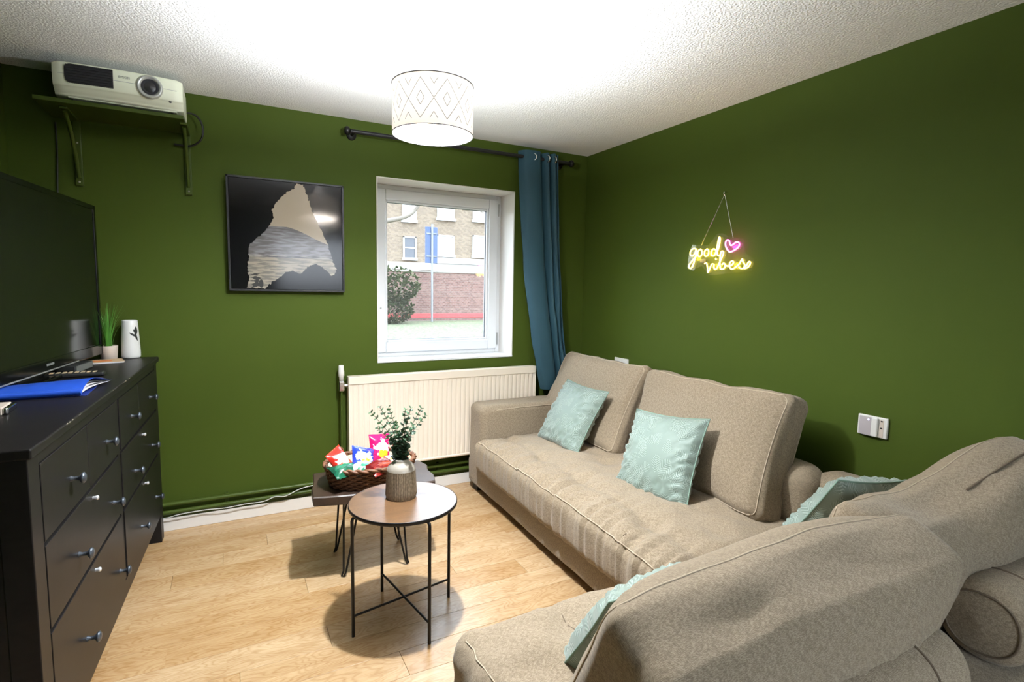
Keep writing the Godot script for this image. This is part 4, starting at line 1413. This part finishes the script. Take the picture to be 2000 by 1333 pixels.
# ---------------------------------------------------------------- round side table, vase, eucalyptus
func side_table() -> void:
	var at := Vector3(-1.827, 0, 1.35)
	var H := 0.507
	var R := 0.222
	var t := thing("side_table", "small round side table with a wooden top and thin black legs", "table", at)
	part("top", MB.new().grid(60, 1, func(u: float, v: float) -> Vector3: return Vector3(cos(u * TAU) * R * 0.99 * v, H, sin(u * TAU) * R * 0.99 * v), true), M.table_wood, t)
	var tp: MeshInstance3D = t.get_node("top")
	var am: ArrayMesh = tp.mesh
	var arr := am.surface_get_arrays(0)
	var vs: PackedVector3Array = arr[Mesh.ARRAY_VERTEX]
	var uvs := PackedVector2Array()
	var ns := PackedVector3Array()
	for p in vs:
		uvs.append(Vector2(p.x + p.z * 0.25, p.z))
		ns.append(Vector3.UP)
	arr[Mesh.ARRAY_TEX_UV] = uvs
	arr[Mesh.ARRAY_NORMAL] = ns
	var nm := ArrayMesh.new()
	nm.add_surface_from_arrays(Mesh.PRIMITIVE_TRIANGLES, arr)
	tp.mesh = nm
	part("edge", MB.new().lathe([Vector2(R * 0.985, H + 0.0006), Vector2(R - 0.001, H + 0.0006), Vector2(R, H - 0.001), Vector2(R, H - 0.012), Vector2(R - 0.002, H - 0.014), Vector2(0, H - 0.014)], 72), M.black_metal, t)
	var feet := [Vector2(-2.04, 1.396), Vector2(-1.789, 1.572), Vector2(-1.616, 1.307), Vector2(-1.864, 1.127)]
	for k in 4:
		var d := (feet[k] as Vector2 - Vector2(at.x, at.z)).normalized()
		var p := Vector3(d.x, 0, d.y) * (R + 0.002)
		var q := Vector3(d.x, 0, d.y) * (R - 0.05)
		part("leg", MB.new().tube([p, p + Vector3.UP * (H - 0.03), p + Vector3.UP * (H - 0.02) + (q - p) * 0.06, p.lerp(q, 0.25) + Vector3.UP * (H - 0.017), q + Vector3.UP * (H - 0.017)], 0.0065, 10), M.black_metal, t)
	for k in 2:
		var d0 := (feet[k] as Vector2 - Vector2(at.x, at.z)).normalized() * R
		var d1 := (feet[k + 2] as Vector2 - Vector2(at.x, at.z)).normalized() * R
		part("cross_bar", MB.new().tube([Vector3(d0.x, 0.085, d0.y), Vector3(d1.x, 0.085, d1.y)], 0.0048, 8), M.black_metal, t)
	# ribbed stoneware vase
	var vp := Vector3(-1.824, H + 0.0006, 1.305)
	var v := thing("vase", "ribbed brown stoneware vase with a glazed shoulder, on the round side table", "vase", vp)
	part("body", MB.new().grid(216, 8, func(u: float, w: float) -> Vector3:
		var y := w * 0.118
		var r := lerpf(0.0655, 0.0585, w)
		if w < 0.06:
			r -= 0.004 * (1.0 - w / 0.06)
		r += 0.0013 * sin(u * TAU * 54.0) * smoothstep(0.0, 0.1, w)
		return Vector3(cos(u * TAU) * r, y, sin(u * TAU) * r), true), M.stoneware, v)
	part("shoulder", MB.new().lathe([Vector2(0.059, 0.117), Vector2(0.0575, 0.126), Vector2(0.051, 0.137), Vector2(0.042, 0.146), Vector2(0.0345, 0.152), Vector2(0.032, 0.158), Vector2(0.033, 0.163), Vector2(0.030, 0.165), Vector2(0.028, 0.16), Vector2(0.028, 0.12), Vector2(0, 0.12)], 44), M.glaze, v)
	part("base", MB.new().lathe([Vector2(0.0, 0.001), Vector2(0.062, 0.001)], 40), M.stoneware, v)
	# eucalyptus
	var e := thing("eucalyptus_bunch", "bunch of artificial eucalyptus sprigs standing in the ribbed vase", "plant", vp + Vector3(0, 0.15, 0))
	rng.seed = 64
	var leafs := []
	for k in 2:
		var lm := MB.new().grid(4, 3, func(u: float, w: float) -> Vector3:
			var x := (w - 0.5) * sin(PI * pow(u, 0.8)) * 0.95
			return Vector3(x, 0.12 * sin(PI * u) - 0.35 * x * x + (0.1 if k else 0.0) * u * u, u))
		leafs.append(lm.mesh())
	var rv := Vector3(0.888, 0, 0.46)   # across the view
	var fv := Vector3(0.46, 0, -0.888)
	var spec := [[-0.125, 0.205, 0.01], [-0.082, 0.235, -0.02], [-0.058, 0.225, 0.03], [-0.03, 0.15, 0.04], [0.018, 0.222, 0.0], [0.045, 0.235, -0.02], [0.078, 0.222, 0.03], [0.06, 0.16, -0.04], [0.1, 0.2, 0.0], [-0.09, 0.15, -0.03]]
	for s in spec:
		var tip: Vector3 = rv * s[0] + fv * s[2] + Vector3.UP * s[1]
		var mid: Vector3 = tip * Vector3(0.32, 0.5, 0.32)
		var pts := smooth([Vector3(tip.x * 0.1, -0.1, tip.z * 0.1), Vector3(tip.x * 0.12, 0.0, tip.z * 0.12), mid, tip], 8)
		var stem := part("stem", MB.new().tube(pts, 0.0013, 5), M.stem_brown, e)
		for k in 14:
			var f := 0.3 + 0.7 * k / 13.0
			var fi := f * (pts.size() - 1)
			var i := mini(int(fi), pts.size() - 2)
			var p: Vector3 = (pts[i] as Vector3).lerp(pts[i + 1], fi - i)
			var dir: Vector3 = ((pts[i + 1] as Vector3) - pts[i]).normalized()
			var a0 := k * 1.57 + rng.randf() * 0.6
			var side := dir.cross(Vector3(0.3, 0.2, 1)).normalized()
			for sg: float in [0.0, PI]:
				var out := side.rotated(dir, a0 + sg)
				var zz := (out + dir * 0.55).normalized()
				var xx := dir.cross(zz).normalized()
				var l := lerpf(0.036, 0.016, pow(maxf(0.0, f - 0.3) / 0.7, 0.8)) * rng.randf_range(0.85, 1.15)
				var lm2 := part("leaf", leafs[rng.randi() % 2], M.leaf_green if rng.randf() < 0.6 else M.leaf_pale, stem)
				lm2.transform = Transform3D(Basis(xx, zz.cross(xx), zz).scaled_local(Vector3(l, l, l)), p)

# ---------------------------------------------------------------- hairpin stool with the snack basket
func stool() -> void:
	var H := 0.43
	var t := thing("hairpin_stool", "low dark wooden slab table on black hairpin legs, beside the radiator", "table", Vector3(-1.83, 0, 0.8))
	var out := PackedVector2Array()
	for q in [[-0.303, 0.165], [-0.298, 0.06], [-0.275, -0.04], [-0.262, -0.165], [-0.05, -0.168], [0.12, -0.16], [0.29, -0.15], [0.312, -0.06], [0.29, 0.02], [0.295, 0.1], [0.27, 0.19], [0.1, 0.205], [-0.08, 0.215], [-0.2, 0.195]]:
		out.append(Vector2(q[0], -q[1]))
	part("slab", MB.new().slab(out, 0.045, 0.005, Transform3D(Basis(Vector3.RIGHT, -PI / 2), Vector3(0, H - 0.0225, 0))), M.dark_wood, t)
	for q in [[-1.998, 0.931, -1, 1], [-1.99, 0.665, -1, -1], [-1.69, 0.945, 1, 1], [-1.658, 0.675, 1, -1]]:
		var f := Vector3(q[0] + 1.83, 0, q[1] - 0.8)
		var sx: float = q[2]
		var a := Vector3(f.x - sx * 0.015, H - 0.046, f.z - q[3] * 0.055)
		var b := Vector3(f.x - sx * 0.085, H - 0.046, f.z - q[3] * 0.005)
		var pts := [a, a.lerp(f, 0.5), a.lerp(f, 0.93) + Vector3(0, 0.004, 0)]
		var dd := (b - a).normalized() * 0.012
		pts.append(f + Vector3(0, 0.006, 0) - dd * 0.8)
		pts.append(f + Vector3(0, 0.0055, 0) + dd * 0.2)
		pts.append(b.lerp(f, 0.93) + dd * 0.6 + Vector3(0, 0.004, 0))
		pts.append(b.lerp(f, 0.5) + dd * 0.3)
		pts.append(b)
		part("hairpin_leg", MB.new().tube(pts, 0.005, 8), M.iron, t)
		part("mounting_plate", b1(Vector3(minf(a.x, b.x) - 0.01, H - 0.049, minf(a.z, b.z) - 0.01), Vector3(maxf(a.x, b.x) + 0.01, H - 0.045, maxf(a.z, b.z) + 0.01), 0.001), M.iron, t)
	# wicker basket
	var bc := Vector3(-1.845, H, 0.845)
	var b := thing("wicker_basket", "oval brown wicker basket full of snack bags, on the dark slab table", "basket", bc)
	var w := MB.new()
	var at := func(an: float, h: float, off: float) -> Vector3:
		var k := h / 0.095
		return Vector3(cos(an) * (lerpf(0.19, 0.215, k) + off), h, sin(an) * (lerpf(0.14, 0.165, k) + off))
	for r in 9:
		var pts := []
		for k in 96:
			pts.append(at.call(TAU * k / 96, 0.006 + r * 0.0105, 0.0042 * (1.0 if (k / 2 + r) % 2 else -1.0)))
		w.tube(pts, 0.0062, 5, true)
	for k in 48:
		w.tube([at.call(TAU * k / 48, 0.0, 0.0), at.call(TAU * k / 48, 0.1, 0.0)], 0.004, 5)
	var wv := part("weave", w, M.wicker, b)
	wv.set_meta("kind", "stuff")
	for r in 2:
		var pts := []
		for k in 120:
			pts.append(at.call(TAU * k / 120, 0.1 + 0.005 * sin(k * PI / 4 + r * PI), 0.006 * cos(k * PI / 4 + r * PI)))
		part("rim", MB.new().tube(pts, 0.0075, 6, true), M.wicker, b)
	part("bottom", MB.new().lathe([Vector2(0, 0.004), Vector2(0.19, 0.004), Vector2(0.19, 0.0005), Vector2(0, 0.0005)], 48, Transform3D.IDENTITY, Vector2(1, 0.74)), M.wicker, b)
	part("liner", MB.new().lathe([Vector2(0, 0.055), Vector2(0.17, 0.06), Vector2(0.205, 0.094)], 48, Transform3D.IDENTITY, Vector2(1, 0.76)), M.liner, b)
	for an: float in [0.95, 0.95 + PI]:
		var c: Vector3 = at.call(an, 0.105, 0.002)
		var tg := Vector3(-sin(an), 0, cos(an))
		var pts := []
		for k in 15:
			var aa := PI * k / 14.0
			pts.append(c + tg * cos(aa) * 0.028 + Vector3.UP * sin(aa) * 0.035)
		part("handle", MB.new().tube(pts, 0.0055, 8), M.wicker, b)
	# snack bags
	var bags := [
		["red and white snack bag standing up at the end of the basket", rgb(214, 44, 34), rgb(222, 70, 40), rgb(246, 220, 214), rgb(238, 224, 160), Vector3(-0.155, 0.128, 0.05), Vector3(-0.5, 0.55, 0.35), 0.10, 0.13],
		["blue snack bag with a yellow flower print, in the basket", rgb(32, 56, 158), rgb(44, 74, 196), rgb(206, 216, 246), rgb(240, 214, 60), Vector3(-0.045, 0.115, 0.03), Vector3(-0.75, 0.35, -0.42), 0.115, 0.14],
		["pink snack bag with a yellow print, standing at the back of the basket", rgb(222, 20, 92), rgb(226, 40, 110), rgb(250, 204, 214), rgb(248, 196, 44), Vector3(0.055, 0.135, -0.045), Vector3(-0.3, 0.3, -0.12), 0.115, 0.15],
		["dark red snack bag lying over the basket's rim by its handle", rgb(96, 20, 20), rgb(120, 30, 24), rgb(108, 24, 22), rgb(150, 60, 40), Vector3(0.02, 0.098, 0.115), Vector3(-1.25, 0.3, 0.2), 0.15, 0.1],
		["dark green snack bag lying at the front end of the basket", rgb(22, 72, 52), rgb(30, 96, 70), rgb(34, 104, 78), rgb(24, 80, 58), Vector3(-0.14, 0.094, 0.085), Vector3(-1.2, 0.5, -0.1), 0.14, 0.09],
		["white and green snack bag lying flat in the middle of the basket", rgb(210, 222, 214), rgb(40, 120, 90), rgb(236, 236, 230), rgb(60, 140, 110), Vector3(-0.06, 0.094, 0.09), Vector3(-1.35, 0.1, 0.3), 0.12, 0.09],
		["orange-red snack bag at the far end of the basket", rgb(178, 48, 26), rgb(150, 36, 22), rgb(206, 96, 50), rgb(120, 30, 20), Vector3(0.155, 0.118, -0.02), Vector3(-0.6, 0.7, -0.5), 0.09, 0.11],
		["cream snack bag lying behind the pink one", rgb(226, 206, 176), rgb(200, 160, 120), rgb(240, 230, 210), rgb(206, 150, 90), Vector3(0.1, 0.094, 0.05), Vector3(-1.3, -0.3, 0.1), 0.11, 0.09]]
	for k in bags.size():
		var e: Array = bags[k]
		var bw: float = e[7]
		var bh: float = e[8]
		var m := bag_material("bag_print_%d" % k, e[1], e[2], e[3], e[4], 600 + k)
		var g := thing("snack_bag", e[0], "snack bag", bc + (e[5] as Vector3), e[6], "snack bags in the basket")
		var nz := noise(620 + k, 18.0, 2)
		var pk := MB.new()
		for sg: float in [1.0, -1.0]:
			pk.grid(12, 16, func(u: float, v: float) -> Vector3:
				var x := u * 2.0 - 1.0
				var y := v * 2.0 - 1.0
				var th := 0.028 * pow(maxf(0.0, 1.0 - x * x), 0.5) * pow(maxf(0.0, 1.0 - pow(absf(y) / 0.9, 3.0)), 0.6) if absf(y) < 0.9 else 0.0
				th += nz.get_noise_3d(x * bw, y * bh, sg) * 0.007 * (1.0 - absf(y))
				return Vector3(x * bw / 2 * (1.0 - 0.08 * (1.0 - y * y)), -y * bh / 2, sg * th + 0.0004 * sg), false, false, sg > 0)
		part("pack", pk, m, g)
		for sg: float in [-1.0, 1.0]:
			part("crimped_end", MB.new().grid(24, 1, func(u: float, v: float) -> Vector3:
				return Vector3((u - 0.5) * bw, sg * bh / 2 * lerpf(0.9, 1.03, v), 0.0016 * sin(u * 40.0)), false, false, true), m, g)

# ---------------------------------------------------------------- neon sign
func neon() -> void:
	var s := thing("neon_sign", "glowing neon sign reading good vibes with a pink heart, hung by a chain", "neon sign", Vector3(0, 1.55, 1.3))
	var ny := mat("neon_yellow", rgb(250, 240, 190), 0.4)
	ny.emission_enabled = true
	ny.emission = Color(1.0, 0.88, 0.42)
	ny.emission_energy_multiplier = 6.0
	var np := mat("neon_pink", rgb(250, 200, 235), 0.4)
	np.emission_enabled = true
	np.emission = Color(1.0, 0.36, 0.86)
	np.emission_energy_multiplier = 5.0
	var text := [
		[-0.139, 0.086, -0.160, 0.093, -0.182, 0.080, -0.186, 0.060, -0.169, 0.050, -0.149, 0.065, -0.139, 0.086, -0.142, 0.051, -0.152, 0.016, -0.167, -0.017, -0.187, -0.020, -0.189, -0.001, -0.161, 0.027, -0.131, 0.053],
		[-0.108, 0.086, -0.125, 0.077, -0.128, 0.055, -0.115, 0.043, -0.098, 0.053, -0.098, 0.075, -0.108, 0.086],
		[-0.059, 0.085, -0.075, 0.076, -0.078, 0.055, -0.066, 0.043, -0.049, 0.053, -0.049, 0.074, -0.059, 0.085],
		[0.004, 0.074, -0.015, 0.082, -0.029, 0.065, -0.024, 0.046, -0.005, 0.047, 0.008, 0.078, 0.016, 0.124, 0.022, 0.145, 0.028, 0.134, 0.024, 0.098, 0.013, 0.061, 0.020, 0.044, 0.038, 0.049],
		[-0.073, 0.002, -0.059, 0.004, -0.050, -0.022, -0.046, -0.049, -0.035, -0.031, -0.023, -0.006, -0.013, 0.000],
		[-0.004, -0.002, -0.005, -0.019, 0.004, -0.032, 0.017, -0.026, 0.026, -0.009],
		[0.004, 0.030, 0.008, 0.021],
		[0.026, -0.009, 0.042, 0.022, 0.056, 0.053, 0.052, 0.065, 0.040, 0.062, 0.035, 0.030, 0.037, -0.012, 0.046, -0.031, 0.064, -0.029, 0.073, -0.013, 0.062, 0.0, 0.050, -0.008],
		[0.073, -0.013, 0.094, -0.016, 0.117, -0.010, 0.127, 0.002, 0.118, 0.010, 0.103, 0.001, 0.102, -0.020, 0.118, -0.033, 0.140, -0.025],
		[0.140, -0.025, 0.164, -0.007, 0.181, 0.018, 0.187, 0.004, 0.200, -0.014, 0.192, -0.030, 0.173, -0.030, 0.162, -0.022],
		[0.192, -0.030, 0.210, -0.017, 0.223, 0.002, 0.233, -0.001, 0.229, -0.017, 0.213, -0.029, 0.197, -0.032]]
	var names := ["letter_g", "letter_o", "letter_o", "letter_d", "letter_v", "letter_i", "letter_i_dot", "letter_b", "letter_e", "letter_s", "flourish"]
	for k in text.size():
		var pts := []
		var e: Array = text[k]
		for i in range(0, e.size(), 2):
			pts.append(Vector3(-0.03, e[i + 1], e[i]))
		part(names[k], MB.new().tube(smooth(pts, 5), 0.0036, 8), ny, s)
	var hp := []
	var he := [0.100, 0.060, 0.077, 0.079, 0.066, 0.106, 0.074, 0.125, 0.090, 0.121, 0.099, 0.098, 0.114, 0.097, 0.136, 0.110, 0.155, 0.105, 0.158, 0.090, 0.138, 0.073]
	for i in range(0, he.size(), 2):
		hp.append(Vector3(-0.03, he[i + 1], he[i]))
	part("heart", MB.new().tube(smooth(hp, 5, true), 0.0036, 8, true), np, s, Vector3.ZERO, Vector3.ZERO, "pink heart")
	var ac := mat("acrylic", Color(1, 1, 1, 0.01), 0.03)
	ac.transparency = BaseMaterial3D.TRANSPARENCY_ALPHA
	ac.metallic_specular = 0.3
	var o := PackedVector2Array()
	for q in [[-0.205, 0.05], [-0.18, 0.115], [-0.06, 0.105], [0.0, 0.165], [0.04, 0.165], [0.08, 0.145], [0.18, 0.125], [0.19, 0.05], [0.25, 0.015], [0.24, -0.045], [-0.04, -0.065], [-0.1, -0.01], [-0.17, -0.035], [-0.21, -0.02]]:
		o.append(Vector2(-(q[0] as float), q[1]))
	part("acrylic_back", MB.new().slab(o, 0.004, 0.0, Transform3D(Basis(Vector3.UP, PI / 2), Vector3(-0.022, 0, 0))), ac, s)
	part("power_box", b1(Vector3(-0.02, 0.008, -0.118), Vector3(-0.004, 0.03, -0.085), 0.003), M.grey_plastic, s)
	part("hook", MB.new().tube(smooth([Vector3(0, 0.39, 0.031), Vector3(-0.018, 0.39, 0.031), Vector3(-0.024, 0.38, 0.031), Vector3(-0.014, 0.372, 0.031)]), 0.0025, 6), M.chrome, s)
	for e in [[-0.112, 0.107], [0.109, 0.134]]:
		var a := Vector3(-0.016, 0.377, 0.031)
		var b := Vector3(-0.022, e[1], e[0])
		var ch := MB.new()
		var cnt := 26
		for k in cnt:
			var p := a.lerp(b, float(k) / cnt)
			var q := a.lerp(b, (k + 0.85) / cnt)
			ch.tube([p, p.lerp(q, 0.5) + Vector3(-0.001, 0, 0.0012 if k % 2 else -0.0012), q], 0.0015, 5)
		part("chain", ch, M.chrome, s)
	var yel := Color(1.0, 0.84, 0.22)
	for e in [[Vector3(-0.04, 0.04, -0.15), yel], [Vector3(-0.04, 0.06, -0.05), yel], [Vector3(-0.04, -0.015, 0.0), yel], [Vector3(-0.04, -0.015, 0.13), yel], [Vector3(-0.04, 0.09, 0.11), Color(1.0, 0.3, 0.86)]]:
		var l := OmniLight3D.new()
		l.name = "neon_light"
		l.light_color = e[1]
		l.light_energy = 0.016
		l.light_size = 0.02
		l.omni_range = 6.0
		l.omni_attenuation = 2.0
		l.shadow_enabled = true
		s.add_child(l, true)
		l.position = e[0]

# ---------------------------------------------------------------- thermostat and socket
func wall_plates() -> void:
	var t := thing("thermostat", "white wall control with a grey panel and small lit dot, beside the sofa corner", "switch", Vector3(0, 0.83, 2.183))
	part("plate", b1(Vector3(-0.014, -0.044, -0.06), Vector3(0, 0.044, 0.06), 0.004), M.plastic_white, t)
	part("panel", b1(Vector3(-0.022, -0.042, -0.05), Vector3(-0.012, 0.038, 0.0), 0.002), M.switch_grey, t)
	part("ridge", b1(Vector3(-0.026, -0.042, 0.0), Vector3(-0.012, 0.04, 0.026), 0.005), M.plastic_white, t)
	part("slot_panel", b1(Vector3(-0.0155, -0.04, 0.03), Vector3(-0.012, 0.034, 0.046), 0.001), M.pot_stone, t)
	for y: float in [0.026, -0.004]:
		part("slot", b1(Vector3(-0.0162, y, 0.034), Vector3(-0.015, y + 0.006, 0.042)), M.dark_plastic, t)
	var led := mat("led", rgb(240, 240, 255), 0.3)
	led.emission_enabled = true
	led.emission = Color(0.8, 0.8, 1.0)
	led.emission_energy_multiplier = 3.0
	part("status_light", MB.new().lathe([Vector2(0, 0.002), Vector2(0.003, 0.0015), Vector2(0.0035, 0)], 12, Transform3D(Basis(Vector3.FORWARD, -PI / 2), Vector3(-0.022, 0.028, -0.012))), led, t)
	var s := thing("wall_socket", "white double wall socket showing above the back cushion near the curtain", "socket", Vector3(0, 0.872, 0.50))
	part("plate", b1(Vector3(-0.012, -0.043, -0.073), Vector3(0, 0.043, 0.073), 0.004), M.plastic_white, s)
	for z: float in [-0.055, 0.03]:
		part("rocker", b1(Vector3(-0.016, 0.012, z), Vector3(-0.011, 0.03, z + 0.02), 0.002), M.plastic_white, s)
